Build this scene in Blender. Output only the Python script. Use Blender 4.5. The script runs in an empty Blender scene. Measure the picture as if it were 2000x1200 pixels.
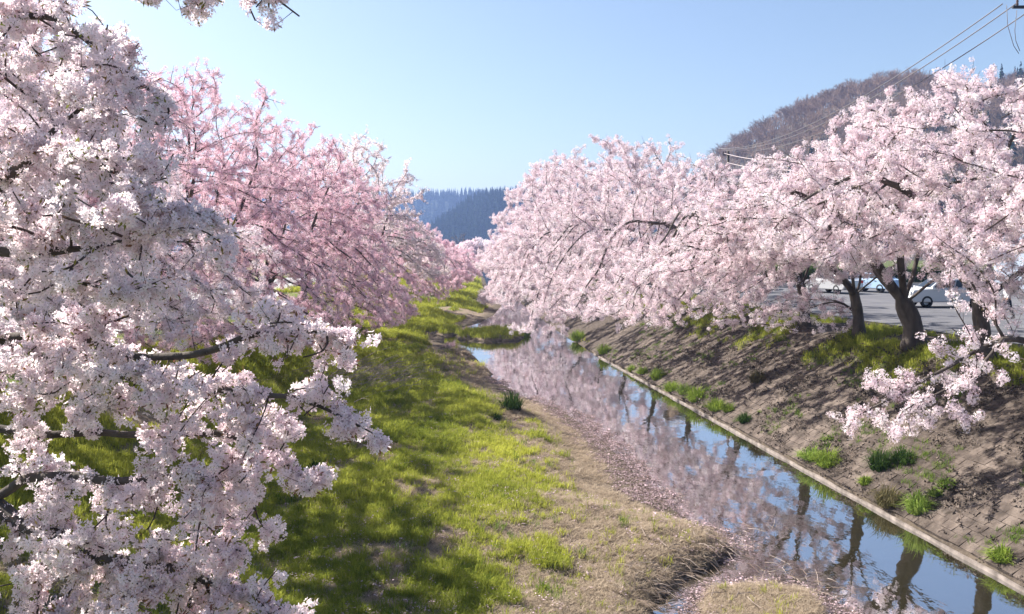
import bpy, math, random
import numpy as np
from mathutils import Vector, Matrix

sc = bpy.context.scene
COL = sc.collection
R = math.radians
random.seed(7)
RNG = np.random.default_rng(7)

# ------------------------------------------------------------------ camera
CAMZ, FPX = 6.2, 1732.0
cd = bpy.data.cameras.new("camera")
cam = bpy.data.objects.new("camera", cd)
COL.objects.link(cam)
cam.location = (0, 0, CAMZ)
cam.rotation_euler = (R(90), 0, 0)
cd.sensor_width = 36.0
cd.lens = FPX / 2000 * 36
cd.shift_y = -0.055
cd.clip_start, cd.clip_end = 0.1, 12000
sc.camera = cam

# ------------------------------------------------------------------ sky, sun, exposure
SUN_AZ, SUN_EL = -60.0, 43.0            # degrees from +Y (clockwise), elevation
w = bpy.data.worlds.new("World")
sc.world = w
w.use_nodes = True
nt = w.node_tree
sky = nt.nodes.new('ShaderNodeTexSky')
sky.sky_type = 'NISHITA'
sky.sun_disc = False
sky.sun_elevation = R(SUN_EL)
sky.sun_rotation = R(SUN_AZ)
sky.air_density = 1.0
sky.dust_density = 1.9
sky.ozone_density = 2.2
nt.links.new(sky.outputs[0], nt.nodes['Background'].inputs[0])
nt.nodes['Background'].inputs[1].default_value = 0.065
sl = bpy.data.lights.new("sun", 'SUN')
sl.energy = 5.0
sl.angle = R(0.5)
sl.color = (1.0, 0.95, 0.87)
sun = bpy.data.objects.new("sun", sl)
COL.objects.link(sun)
sdir = Vector((math.sin(R(SUN_AZ)) * math.cos(R(SUN_EL)), math.cos(R(SUN_AZ)) * math.cos(R(SUN_EL)), math.sin(R(SUN_EL))))
sun.rotation_euler = (-sdir).to_track_quat('-Z', 'Y').to_euler()
sun.location = sdir * 60
sc.view_settings.view_transform = 'Standard'
sc.view_settings.look = 'None'
sc.view_settings.exposure = 1.48
sc.view_settings.gamma = 1
sc.view_settings.use_curve_mapping = False
sc.cycles.max_bounces = 8
sc.cycles.diffuse_bounces = 3
sc.cycles.glossy_bounces = 3
sc.cycles.transmission_bounces = 4
sc.cycles.volume_bounces = 1
sc.cycles.use_denoising = True

# ------------------------------------------------------------------ helpers
def at(px, py, d):
    """a pixel of the 2000x1200 photograph and a distance -> a point"""
    return Vector(((px - 1000) / FPX * d, d, CAMZ - (py - 490) / FPX * d))

def sstep(a, b, x):
    t = np.clip((x - a) / (b - a), 0, 1)
    return t * t * (3 - 2 * t)

_H = np.random.default_rng(99).random((256, 256))
def vnoise(x, y):
    x = np.asarray(x, float); y = np.asarray(y, float)
    xi = np.floor(x).astype(int); yi = np.floor(y).astype(int)
    fx = x - xi; fy = y - yi
    fx = fx * fx * (3 - 2 * fx); fy = fy * fy * (3 - 2 * fy)
    g = lambda i, j: _H[i & 255, j & 255]
    return (g(xi, yi) * (1 - fx) * (1 - fy) + g(xi + 1, yi) * fx * (1 - fy) + g(xi, yi + 1) * (1 - fx) * fy + g(xi + 1, yi + 1) * fx * fy)

def fbm(x, y, o=3):
    s = 0; a = .5; n = 0
    for i in range(o):
        s = s + a * vnoise(x * 2 ** i + 17.3 * i, y * 2 ** i - 9.1 * i); n += a; a *= .5
    return s / n

def props(o, label=None, cat=None, group=None, kind=None):
    if label: o['label'] = label
    if cat: o['category'] = cat
    if group: o['group'] = group
    if kind: o['kind'] = kind
    return o

def thing(name, label, cat, loc=(0, 0, 0), rotz=0, group=None):
    o = bpy.data.objects.new(name, None)
    COL.objects.link(o)
    o.location = loc
    o.rotation_euler = (0, 0, rotz)
    o.empty_display_size = .3
    return props(o, label, cat, group)

class MB:
    """collects geometry, builds ONE mesh object"""
    def __init__(s): s.v = []; s.f = []; s.m = []
    def add(s, vs, fs, m=0):
        n = len(s.v); s.v += [tuple(v) for v in vs]
        s.f += [tuple(i + n for i in f) for f in fs]; s.m += [m] * len(fs)
    def box(s, c, d, m=0, rz=0, M=None):
        x, y, z = d[0] / 2, d[1] / 2, d[2] / 2
        vs = [Vector(p) for p in ((-x, -y, -z), (x, -y, -z), (x, y, -z), (-x, y, -z), (-x, -y, z), (x, -y, z), (x, y, z), (-x, y, z))]
        T = M if M is not None else Matrix.Translation(c) @ Matrix.Rotation(rz, 4, 'Z')
        s.add([T @ v for v in vs], [(3, 2, 1, 0), (4, 5, 6, 7), (0, 1, 5, 4), (1, 2, 6, 5), (2, 3, 7, 6), (3, 0, 4, 7)], m)
    def tube(s, pts, rad, n=6, m=0, cap=True):
        P = np.array(pts, float); k = len(P)
        if k < 2: return
        rad = np.broadcast_to(np.asarray(rad, float), (k,))
        T = np.gradient(P, axis=0); T /= np.linalg.norm(T, axis=1)[:, None] + 1e-9
        ref = np.array((0, 0, 1.)) if abs(T[0][2]) < .9 else np.array((1., 0, 0))
        a = np.cross(T[0], ref); a /= np.linalg.norm(a) + 1e-9
        vs = []
        ang = np.arange(n) * 2 * math.pi / n
        for i in range(k):
            a = a - T[i] * a.dot(T[i]); a /= np.linalg.norm(a) + 1e-9
            b = np.cross(T[i], a)
            vs.append(P[i] + rad[i] * (np.cos(ang)[:, None] * a + np.sin(ang)[:, None] * b))
        vs = np.concatenate(vs)
        fs = [(i * n + j, i * n + (j + 1) % n, (i + 1) * n + (j + 1) % n, (i + 1) * n + j) for i in range(k - 1) for j in range(n)]
        if cap and n > 3:
            fs.append(tuple(range(n))[::-1]); fs.append(tuple((k - 1) * n + j for j in range(n)))
        s.add(vs.tolist(), fs, m)
    def lathe(s, prof, n=12, M=None, m=0):
        """profile (r, z) about Z"""
        M = M or Matrix()
        vs = [M @ Vector((r * math.cos(2 * math.pi * j / n), r * math.sin(2 * math.pi * j / n), z)) for r, z in prof for j in range(n)]
        fs = [(i * n + j, i * n + (j + 1) % n, (i + 1) * n + (j + 1) % n, (i + 1) * n + j) for i in range(len(prof) - 1) for j in range(n)]
        s.add(vs, fs, m)
    def mesh(s, name, mats, smooth=False):
        me = bpy.data.meshes.new(name)
        me.from_pydata(s.v, [], s.f)
        for m in (mats if isinstance(mats, (list, tuple)) else [mats]): me.materials.append(m)
        if any(s.m): me.polygons.foreach_set('material_index', s.m)
        if smooth: me.polygons.foreach_set('use_smooth', [True] * len(s.f))
        me.update()
        return me
    def build(s, name, mats, parent=None, smooth=False):
        return link(name, s.mesh(name, mats, smooth), parent)

def link(name, me, parent=None):
    o = bpy.data.objects.new(name, me)
    COL.objects.link(o)
    if parent is not None: o.parent = parent
    return o

# ------------------------------------------------------------------ materials
def mat(name, col, rough=.8, spec=.3, metal=0):
    m = bpy.data.materials.new(name); m.use_nodes = True
    b = m.node_tree.nodes['Principled BSDF']
    b.inputs['Base Color'].default_value = (*col, 1)
    b.inputs['Roughness'].default_value = rough
    b.inputs['Specular IOR Level'].default_value = spec
    b.inputs['Metallic'].default_value = metal
    return m

def N(m, t, **kw):
    n = m.node_tree.nodes.new(t)
    for k, v in kw.items():
        if k in n.inputs: n.inputs[k].default_value = v
        else: setattr(n, k, v)
    return n
def L(m, a, b): m.node_tree.links.new(a, b)

def ramp(m, stops, fac=None):
    n = N(m, 'ShaderNodeValToRGB')
    e = n.color_ramp.elements
    while len(e) < len(stops): e.new(.5)
    for i, (p, c) in enumerate(stops):
        e[i].position = p; e[i].color = (*c, 1)
    if fac is not None: L(m, fac, n.inputs[0])
    return n

def noisy(name, c1, c2, scale, rough=.85, bump=.3, bscale=None, detail=6, spec=.2, c3=None, stretch=None, bdist=.02):
    m = mat(name, c1, rough, spec)
    b = m.node_tree.nodes['Principled BSDF']
    g = N(m, 'ShaderNodeNewGeometry')
    src = g.outputs['Position']
    if stretch:
        mp = N(m, 'ShaderNodeMapping'); mp.inputs['Scale'].default_value = stretch
        L(m, src, mp.inputs[0]); src = mp.outputs[0]
    n = N(m, 'ShaderNodeTexNoise', Scale=scale, Detail=detail)
    L(m, src, n.inputs['Vector'])
    st = [(.3, c1), (.7, c2)] if c3 is None else [(.28, c1), (.5, c2), (.72, c3)]
    r = ramp(m, st, n.outputs[0])
    L(m, r.outputs[0], b.inputs['Base Color'])
    if bump:
        n2 = N(m, 'ShaderNodeTexNoise', Scale=bscale or scale * 4, Detail=5)
        L(m, src, n2.inputs['Vector'])
        bp = N(m, 'ShaderNodeBump', Strength=bump, Distance=bdist)
        L(m, n2.outputs[0], bp.inputs['Height']); L(m, bp.outputs[0], b.inputs['Normal'])
    return m

def leafy(name, ca, cb, trans=.45, attr=True, tint=None):
    """thin leaf / petal: diffuse + translucent, colour between ca and cb by the scattered piece's own tint"""
    m = bpy.data.materials.new(name); m.use_nodes = True
    t = m.node_tree; t.nodes.clear()
    out = N(m, 'ShaderNodeOutputMaterial')
    a = N(m, 'ShaderNodeAttribute', attribute_type='INSTANCER', attribute_name='tint')
    mx = N(m, 'ShaderNodeMix', data_type='RGBA')
    mx.inputs[6].default_value = (*ca, 1); mx.inputs[7].default_value = (*cb, 1)
    L(m, a.outputs['Fac'], mx.inputs[0])
    d = N(m, 'ShaderNodeBsdfDiffuse'); tr = N(m, 'ShaderNodeBsdfTranslucent')
    L(m, mx.outputs[2], d.inputs[0]); L(m, mx.outputs[2], tr.inputs[0])
    ms = N(m, 'ShaderNodeMixShader'); ms.inputs[0].default_value = trans
    L(m, d.outputs[0], ms.inputs[1]); L(m, tr.outputs[0], ms.inputs[2]); L(m, ms.outputs[0], out.inputs[0])
    return m

M = {}
M['bark'] = noisy('bark', (.045, .036, .032), (.11, .092, .08), 5, .9, .8, 14, stretch=(1, 1, .35), bdist=.03)
M['twig'] = mat('twig', (.075, .055, .05), .9, .15)
M['barebark'] = mat('bare_bark', (.21, .17, .165), .9, .1)
M['petal_near'] = leafy('petal_near', (.88, .74, .78), (.94, .87, .88), .55)
M['petal_pale'] = leafy('petal_pale', (.79, .63, .68), (.92, .85, .87), .32)
M['petal_pink'] = leafy('petal_pink', (.80, .53, .61), (.89, .73, .78), .42)
M['bract'] = leafy('bract', (.22, .10, .07), (.20, .24, .05), .3)
M['grass'] = leafy('grass', (.17, .21, .033), (.47, .48, .085), .5)
M['straw'] = leafy('straw', (.27, .21, .15), (.50, .41, .31), .35)
M['clump'] = leafy('clump', (.07, .13, .02), (.20, .28, .05), .45)
M['litter'] = leafy('litter', (.16, .115, .10), (.60, .45, .49), .2)
M['stick'] = mat('stick', (.16, .12, .095), .9, .1)
M['palestick'] = mat('pale_stick', (.27, .22, .19), .9, .1)
M['concrete'] = noisy('concrete', (.34, .32, .29), (.5, .47, .44), 3, .9, .3, 30)
M['wornconcrete'] = noisy('worn_concrete', (.09, .075, .065), (.26, .22, .195), 4, .95, .4, 30)
M['asphalt'] = noisy('asphalt', (.085, .085, .095), (.135, .132, .14), .8, .9, .25, 60)
M['paleroad'] = noisy('pale_road', (.26, .26, .27), (.34, .33, .33), .6, .9, .2, 60)
M['conifer'] = leafy('conifer', (.010, .022, .014), (.026, .042, .024), .1)
M['barewood'] = leafy('bare_wood', (.19, .13, .10), (.38, .27, .21), .1)
M['russet'] = leafy('russet', (.22, .10, .04), (.28, .15, .06), .2)
M['hill'] = noisy('hill', (.05, .045, .038), (.10, .08, .065), .03, 1, 0)
M['farhill'] = noisy('far_hill', (.012, .022, .014), (.03, .04, .026), .01, 1, 0)
M['white'] = mat('white_paint', (.46, .47, .49), .3, .5)
M['blue'] = mat('blue_paint', (.32, .45, .62), .3, .5)
M['silver'] = mat('silver_paint', (.5, .51, .53), .3, .5, .4)
M['glass'] = mat('dark_glass', (.02, .025, .03), .05, .6)
M['tyre'] = mat('tyre', (.02, .02, .02), .8, .3)
M['rim'] = mat('rim', (.30, .30, .32), .35, .5, .6)
M['lamp'] = mat('lamp', (.8, .8, .78), .15, .6)
M['red'] = mat('tail_lamp', (.5, .02, .02), .2, .5)
M['black'] = mat('black', (.025, .025, .028), .6, .4)
M['ceramic'] = mat('ceramic', (.10, .06, .05), .3, .5)
M['cable'] = mat('cable', (.14, .13, .135), .6, .3)
M['palecable'] = mat('pale_cable', (.40, .34, .34), .6, .3)
M['wallpale'] = noisy('pale_wall', (.22, .26, .33), (.28, .32, .39), 1.5, .8, .1)
M['wallwood'] = noisy('wood_wall', (.14, .10, .075), (.2, .15, .11), 2, .8, .2, stretch=(1, 1, 6))
M['roofblue'] = noisy('blue_roof', (.12, .16, .24), (.17, .21, .30), 3, .5, .2)
M['roofgrey'] = noisy('grey_roof', (.30, .31, .33), (.4, .41, .43), 3, .6, .2)
M['skin'] = mat('skin', (.55, .34, .25), .6, .3)
M['jeans'] = mat('jeans', (.07, .12, .24), .9, .1)
M['navy'] = mat('navy_cloth', (.03, .035, .05), .9, .1)
M['paleshirt'] = mat('pale_shirt', (.62, .62, .66), .9, .1)
M['capblue'] = mat('cap_blue', (.40, .58, .76), .8, .2)
M['hair'] = mat('hair', (.02, .016, .014), .6, .3)
M['hedge'] = leafy('hedge_leaf', (.03, .05, .02), (.06, .09, .03), .2)

# ------------------------------------------------------------------ terrain functions (metres; x right, y away, z up; river level 0)
def xr(y): return np.interp(y, [-60, 0, 16, 52, 70, 100, 150, 200, 300, 600], [16.5, 11.2, 9.3, 5.0, 3.3, 1.2, -1.6, -3.8, -8, -18])
def xl(y): return np.interp(y, [-60, 8, 14.2, 15.6, 16.6, 17.4, 18.2, 19, 20.5, 22.5, 26, 30, 34.6, 38, 43, 48.8, 54, 57, 60, 64, 70, 76, 85, 100, 130, 200, 300, 600],
                             [1.8, 2.0, 2.3, 2.5, 3.1, 3.9, 4.5, 4.4, 4.0, 3.6, 3.3, 2.8, 1.9, .3, -.9, -2.3, -3.6, -4.1, -4.6, -4.9, -4.4, -2.8, -1.8, -1.2, -3.4, -6.2, -11, -22])
def xbf(y): return np.interp(y, [-60, 0, 8, 20, 35, 60, 100, 160, 300, 600], [-5.0, -5.2, -5.4, -6.2, -7.4, -8.8, -9.2, -10.2, -14, -26])
def wlev(y): return np.asarray(y) * 0.0
def ang(x): return x

BARS = [(-1.6, 63.5, 2.6, 3.4, .55), (-3.8, 49, 2.0, 3.5, .5), (4.3, 15.1, 1.35, 1.5, .42), (-2.6, 44.5, 1.6, 2.6, .3), (-4.5, 67, 2.2, 3, .25)]
def H(x, y):
    x = np.asarray(x, float); y = np.asarray(y, float)
    x, y = np.broadcast_arrays(x, y)
    L_, R_, B_ = xl(y), xr(y), xbf(y)
    wl = wlev(y)
    t = L_ - x
    flat = np.interp(t, [-1.6, -.5, 0, .6, 1.5, 2.4, 4, 7], [-.55, -.14, .015, .06, .16, .42, .62, .8])
    cut = np.interp(t + (fbm(x * 2.2, y * 2.2) - .5) * .5, [-1.2, -.4, 0, .12, .3, .6, 2, 5], [-.5, -.15, 0, .10, .22, .36, .5, .65])
    k = 1 - sstep(18.5, 21, y)
    zl = wl + flat * (1 - k) + cut * k
    s = np.clip((B_ - x) / 5.4, 0, 1)
    zl = zl + (3.2 - zl) * (s * s * (3 - 2 * s) * .4 + s * .6)
    nz = (fbm(x * .5, y * .5) - .5) * .35 + (fbm(x * 2.3, y * 2.3) - .5) * .12
    zl = zl + nz * sstep(.2, 2.0, t) * (1 - sstep(.9, 1, s))
    u = x - R_
    zr = np.interp(u, [-1.5, -.3, .05, .2, 5.2, 6.5, 8], [-.55, -.42, -.25, .10, 3.0, 3.15, 3.2])
    zr = zr + nz * .35 * sstep(1.0, 4.5, u) * (1 - sstep(7, 8, u))
    zr = zr + .075 * sstep(.50, .66, fbm(x * .9 + 21, y * .9, 4)) * sstep(.5, 1.0, u) * (1 - sstep(5, 5.6, u))
    zr = np.where(y > 54, np.maximum(zr, np.where(u < 0, -.2, zr)), zr)
    z = np.where(x < (L_ + R_) / 2, zl, zr)
    for (bx, by, rx, ry, h) in BARS:
        q = ((x - bx) / rx) ** 2 + ((y - by) / ry) ** 2 + (fbm(x * 1.3, y * 1.3) - .5) * .8
        bump = h * (1 - sstep(.35, 1.15, q))
        base = np.where(z < wl, np.maximum(z, wl - .25), z)
        z = np.where(bump > .005, base + bump * np.where(z < wl + .05, 1.15, .6), z)
    far = sstep(350, 600, y)
    z = z * (1 - far) + 3.2 * far
    near = 1 - sstep(-60, -20, y)
    return z

def ground_hit(px, py):
    """where the view ray through a photo pixel meets the ground"""
    d = np.arange(9, 160, .05)
    x = (px - 1000) / FPX * d
    z = CAMZ - (py - 490) / FPX * d
    g = np.maximum(H(x, d), wlev(d))
    i = int(np.argmax(z <= g))
    return Vector((x[i], d[i], float(g[i])))

# ------------------------------------------------------------------ ground sheet
def geo(a, b, n): return a * (b / a) ** (np.arange(1, n + 1) / n)
gx = np.concatenate([-geo(20, 4200, 40)[::-1], np.arange(-20, 20.01, .25), geo(20, 4200, 40)])
gy = np.concatenate([-geo(6, 160, 14)[::-1], np.arange(-6, 8, 2), np.arange(8, 70, .25), np.arange(70, 200, 1.0), geo(200, 4200, 45)])
X, Y = np.meshgrid(gx, gy)
Z = H(X, Y)
def grid_mesh(name, X, Y, Z, m):
    ny, nx = X.shape
    me = bpy.data.meshes.new(name)
    me.vertices.add(nx * ny)
    me.vertices.foreach_set('co', np.stack([X, Y, Z], -1).astype(np.float32).ravel())
    i = np.arange(nx * ny).reshape(ny, nx)
    q = np.stack([i[:-1, :-1], i[:-1, 1:], i[1:, 1:], i[1:, :-1]], -1).reshape(-1, 4)
    me.loops.add(q.size); me.loops.foreach_set('vertex_index', q.ravel().astype(np.int32))
    me.polygons.add(len(q))
    me.polygons.foreach_set('loop_start', np.arange(0, q.size, 4, dtype=np.int32))
    me.polygons.foreach_set('use_smooth', np.ones(len(q), bool))
    me.materials.append(m)
    me.update(); me.validate()
    return me

# zone masks shared by the ground material and the grass
def green_mask(x, y):
    t = xl(y) - x
    n = fbm(x * .33 + 5, y * .22 + 3, 4)
    n2 = fbm(x * 1.4, y * 1.1, 3)
    g = .45 * n + .55 * n2
    edge = sstep(1.6, 4.0, t)                       # towards the water the sward turns to straw
    thr = .645 - .17 * edge + .16 * (sstep(17, 15, y) * 0)
    thr = thr + np.where((y > 17) & (y < 27), .10 * (1 - sstep(2.5, 5.5, t)), 0)
    g = g * .72 + .28 * fbm(x * 4.1 + 3, y * 3.2, 2)
    gm = sstep(thr - .05, thr + .05, g)
    return gm * sstep(1.3, 2.2, t)

gmat = mat('ground', (.2, .16, .12), .95, .1)
b = gmat.node_tree.nodes['Principled BSDF']
ga = N(gmat, 'ShaderNodeAttribute', attribute_name='green')
gw = N(gmat, 'ShaderNodeAttribute', attribute_name='wet')
pos = N(gmat, 'ShaderNodeNewGeometry')
n1 = N(gmat, 'ShaderNodeTexNoise', Scale=2.2, Detail=8); L(gmat, pos.outputs['Position'], n1.inputs['Vector'])
n2 = N(gmat, 'ShaderNodeTexNoise', Scale=9, Detail=6); L(gmat, pos.outputs['Position'], n2.inputs['Vector'])
soil = ramp(gmat, [(.3, (.10, .075, .055)), (.5, (.20, .155, .115)), (.7, (.30, .24, .18))], n2.outputs[0])
grs = ramp(gmat, [(.3, (.05, .075, .015)), (.55, (.10, .13, .025)), (.75, (.17, .18, .06))], n2.outputs[0])
mx = N(gmat, 'ShaderNodeMix', data_type='RGBA'); L(gmat, ga.outputs['Fac'], mx.inputs[0]); L(gmat, soil.outputs[0], mx.inputs[6]); L(gmat, grs.outputs[0], mx.inputs[7])
mud = ramp(gmat, [(.35, (.045, .035, .025)), (.6, (.10, .08, .06))], n1.outputs[0])
gb_ = N(gmat, 'ShaderNodeAttribute', attribute_name='bank')
bks = ramp(gmat, [(.3, (.035, .028, .023)), (.5, (.065, .052, .044)), (.7, (.11, .09, .076))], n2.outputs[0])
mx3 = N(gmat, 'ShaderNodeMix', data_type='RGBA'); L(gmat, gb_.outputs['Fac'], mx3.inputs[0]); L(gmat, soil.outputs[0], mx3.inputs[6]); L(gmat, bks.outputs[0], mx3.inputs[7]); L(gmat, mx3.outputs[2], mx.inputs[6])
mx2 = N(gmat, 'ShaderNodeMix', data_type='RGBA'); L(gmat, gw.outputs['Fac'], mx2.inputs[0]); L(gmat, mx.outputs[2], mx2.inputs[6]); L(gmat, mud.outputs[0], mx2.inputs[7])
L(gmat, mx2.outputs[2], b.inputs['Base Color'])
bp = N(gmat, 'ShaderNodeBump', Strength=.7, Distance=.05); L(gmat, n2.outputs[0], bp.inputs['Height']); L(gmat, bp.outputs[0], b.inputs['Normal'])
gme = grid_mesh('ground', X, Y, Z, gmat)
u_ = X - xr(Y); s_ = xbf(Y) - X
grn = green_mask(X, Y)
rb = np.clip(sstep(3.6, 4.6, u_ + (fbm(X * .8, Y * .8) - .5) * 2), 0, 1) * sstep(.42, .55, fbm(X * .5 + 40, Y * .5)) * (1 - sstep(6.4, 7.6, u_))
grn = np.where(u_ > -.5, rb, grn)
grn = np.where((s_ > 0) & (s_ < 6), np.maximum(grn * .9, sstep(.4, .55, fbm(X * .4 + 11, Y * .4))), grn)
grn = np.where(np.abs(X) > 30, .6, grn)
wet = 1 - sstep(.02, .16, Z - wlev(Y))
for nm, v in (('green', grn), ('wet', wet), ('bank', sstep(-.3, .1, u_))):
    a = gme.attributes.new(nm, 'FLOAT', 'POINT'); a.data.foreach_set('value', v.astype(np.float32).ravel())
ground = link('ground', gme); props(ground, kind='structure')

# ------------------------------------------------------------------ water
wm = bpy.data.materials.new('water'); wm.use_nodes = True
t = wm.node_tree; t.nodes.clear()
out = N(wm, 'ShaderNodeOutputMaterial')
dif = N(wm, 'ShaderNodeBsdfDiffuse', Color=(.035, .03, .014, 1))
gl = N(wm, 'ShaderNodeBsdfGlossy', Roughness=.025, Color=(.93, .95, 1, 1))
fr = N(wm, 'ShaderNodeLayerWeight', Blend=.5)
tc = N(wm, 'ShaderNodeNewGeometry')
mp = N(wm, 'ShaderNodeMapping'); mp.inputs['Scale'].default_value = (1.0, .55, 1)
L(wm, tc.outputs['Position'], mp.inputs[0])
wa = N(wm, 'ShaderNodeTexNoise', Scale=1.3, Detail=2.5); L(wm, mp.outputs[0], wa.inputs['Vector'])
wb = N(wm, 'ShaderNodeTexNoise', Scale=6.0, Detail=2); L(wm, mp.outputs[0], wb.inputs['Vector'])
ad = N(wm, 'ShaderNodeMath', operation='MULTIPLY_ADD'); ad.inputs[1].default_value = .22
L(wm, wb.outputs[0], ad.inputs[0]); L(wm, wa.outputs[0], ad.inputs[2])
bm_ = N(wm, 'ShaderNodeBump', Strength=.11, Distance=.05); L(wm, ad.outputs[0], bm_.inputs['Height'])
for n in (gl, fr): L(wm, bm_.outputs[0], n.inputs['Normal'])
ms = N(wm, 'ShaderNodeMixShader'); fm = N(wm, 'ShaderNodeMapRange'); fm.inputs[1].default_value = .2; fm.inputs[2].default_value = .85; fm.inputs[3].default_value = .30; fm.inputs[4].default_value = .76; L(wm, fr.outputs['Facing'], fm.inputs[0]); L(wm, fm.outputs[0], ms.inputs[0]); L(wm, dif.outputs[0], ms.inputs[1]); L(wm, gl.outputs[0], ms.inputs[2])
L(wm, ms.outputs[0], out.inputs[0])
def water_sheet(name, ys, z):
    xs = np.linspace(0, 1, 5)
    Yw = np.repeat(ys[:, None], 5, 1)
    lo, hi = xl(ys) - 1.5, xr(ys) + .6
    lo = np.where(ys < 20, np.minimum(lo, 1.0), lo)
    Xw = lo[:, None] + (hi - lo)[:, None] * xs[None]
    o = link(name, grid_mesh(name, Xw, Yw, np.full_like(Xw, z), wm)); props(o, kind='structure'); return o
water_sheet('river_water', np.concatenate([np.arange(-60, 10, 5.0), np.arange(10, 120, 1.0), np.arange(120, 420, 10.0)]), 0.0)

# ------------------------------------------------------------------ kerb, revetment
kb = MB()
ky = np.arange(-10, 53.1, 1.0)
prof = [(-.005, -.4), (-.005, .065), (.045, .065), (.045, -.3)]
vs = [(float(xr(y)) + a + .015 * math.sin(y * 2.7), y, z + .012 * math.sin(y * 1.9)) for y in ky for a, z in prof]
fs = [(i * 4 + j, i * 4 + j + 1, (i + 1) * 4 + j + 1, (i + 1) * 4 + j) for i in range(len(ky) - 1) for j in range(3)]
kb.add(vs, fs)
props(kb.build('kerb', M['wornconcrete']), kind='structure')

M['block'] = noisy('revetment_block', (.038, .03, .025), (.085, .068, .058), 2.6, .95, 1.0, 9, c3=(.15, .122, .104), bdist=.05)
bt = M['block'].node_tree
_b = bt.nodes['Principled BSDF']; _r = _b.inputs['Base Color'].links[0].from_socket
_g = N(M['block'], 'ShaderNodeNewGeometry'); _n = N(M['block'], 'ShaderNodeTexNoise', Scale=.55, Detail=5); L(M['block'], _g.outputs['Position'], _n.inputs['Vector'])
_rr = ramp(M['block'], [(.35, (.62, .60, .58)), (.62, (1.12, 1.1, 1.08))], _n.outputs[0])
_oi = N(M['block'], 'ShaderNodeObjectInfo'); _m1 = N(M['block'], 'ShaderNodeMapRange'); _m1.inputs[3].default_value = .86; _m1.inputs[4].default_value = 1.1; L(M['block'], _oi.outputs['Random'], _m1.inputs[0])
_mx = N(M['block'], 'ShaderNodeMix', data_type='RGBA', blend_type='MULTIPLY'); _mx.inputs[0].default_value = 1
_mx2 = N(M['block'], 'ShaderNodeMix', data_type='RGBA', blend_type='MULTIPLY'); _mx2.inputs[0].default_value = 1
L(M['block'], _r, _mx.inputs[6]); L(M['block'], _rr.outputs[0], _mx.inputs[7]); L(M['block'], _mx.outputs[2], _mx2.inputs[6]); L(M['block'], _m1.outputs[0], _mx2.inputs[7]); L(M['block'], _mx2.outputs[2], _b.inputs['Base Color'])
rev = bpy.data.objects.new('revetment', None); COL.objects.link(rev)
rev.location = (9, 20, 0); props(rev, kind='structure')
def block_mesh(seed):
    r = random.Random(seed)
    a, b_, t_ = .198, .124, .07
    q = .007
    vs = [(-a, -b_, -t_), (a, -b_, -t_), (a, b_, -t_), (-a, b_, -t_)]
    vs += [((a - q) * sx, (b_ - q) * sy, r.uniform(-.006, .01)) for sx, sy in ((-1, -1), (1, -1), (1, 1), (-1, 1))]
    mb = MB(); mb.add(vs, [(4, 5, 6, 7), (0, 1, 5, 4), (1, 2, 6, 5), (2, 3, 7, 6), (3, 0, 4, 7)])
    return mb
bmbs = [block_mesh(i) for i in range(4)]
bmes = [m_.mesh('block', M['block']) for m_ in bmbs]
blocks = []
for row in range(22):
    sl_ = .22 + row * .252
    for k in range(150):
        y = 12.5 + k * .40 + (row % 2) * .20
        u = sl_ * math.cos(math.atan(.58))
        if u > 5.0 or y > 55: continue
        x = float(xr(y)) + u + .1
        if float(fbm(x * .7 + 3, y * .7)) > .72 - .26 * max(0, (u - 3.2) / 1.8) and u > .8: continue   # soil has buried these
        z = float(np.interp(u + .1, [.2, 5.2], [.10, 3.0])) + .012 + random.gauss(0, .007)
        blocks.append((x, y, z, random.gauss(0, .035), random.gauss(0, .02)))
vis = [b_ for b_ in blocks if b_[0] / b_[1] < .585 and b_[1] > 15.2]
vis.sort(key=lambda b_: b_[0] ** 2 + b_[1] ** 2)
chosen = set(id(b_) for b_ in vis[:298])
rest = MB()
slope = math.atan(2.9 / 5.0)
for i, b_ in enumerate(blocks):
    x, y, z, rx, rz = b_
    T = Matrix.Translation((x, y, z)) @ Matrix.Rotation(R(96.8) + rz, 4, 'Z') @ Matrix.Rotation(-slope + rx, 4, 'X')
    # local x runs along the river, local y down/up the slope
    if id(b_) in chosen:
        o = link('block', bmes[i % 4], rev)
        o.matrix_parent_inverse = Matrix.Translation(rev.location).inverted()
        o.matrix_basis = T
    else:
        mb = bmbs[i % 4]
        rest.add([T @ Vector(v) for v in mb.v], mb.f)
o = rest.build('blockwork', M['block'], rev); o.matrix_parent_inverse = Matrix.Translation(rev.location).inverted(); props(o, kind='stuff')

# ------------------------------------------------------------------ paved areas
def strip(name, inner, width, ys, z, m):
    xs = np.linspace(0, 1, 8)
    ys = np.asarray(ys, float)
    Yw = np.repeat(ys[:, None], 8, 1); Xw = inner(ys)[:, None] + width * xs[None]
    o = link(name, grid_mesh(name, Xw, Yw, np.full_like(Xw, z), m)); props(o, kind='structure'); return o
strip('parking_lot', lambda y: xr(y) + 8.3, 55, np.arange(4, 78, 2.0), 3.225, M['asphalt'])
strip('road', lambda y: xbf(y) - 7.2 - 8.5, 8.5, np.arange(-20, 240, 5.0), 3.225, M['paleroad'])

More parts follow.
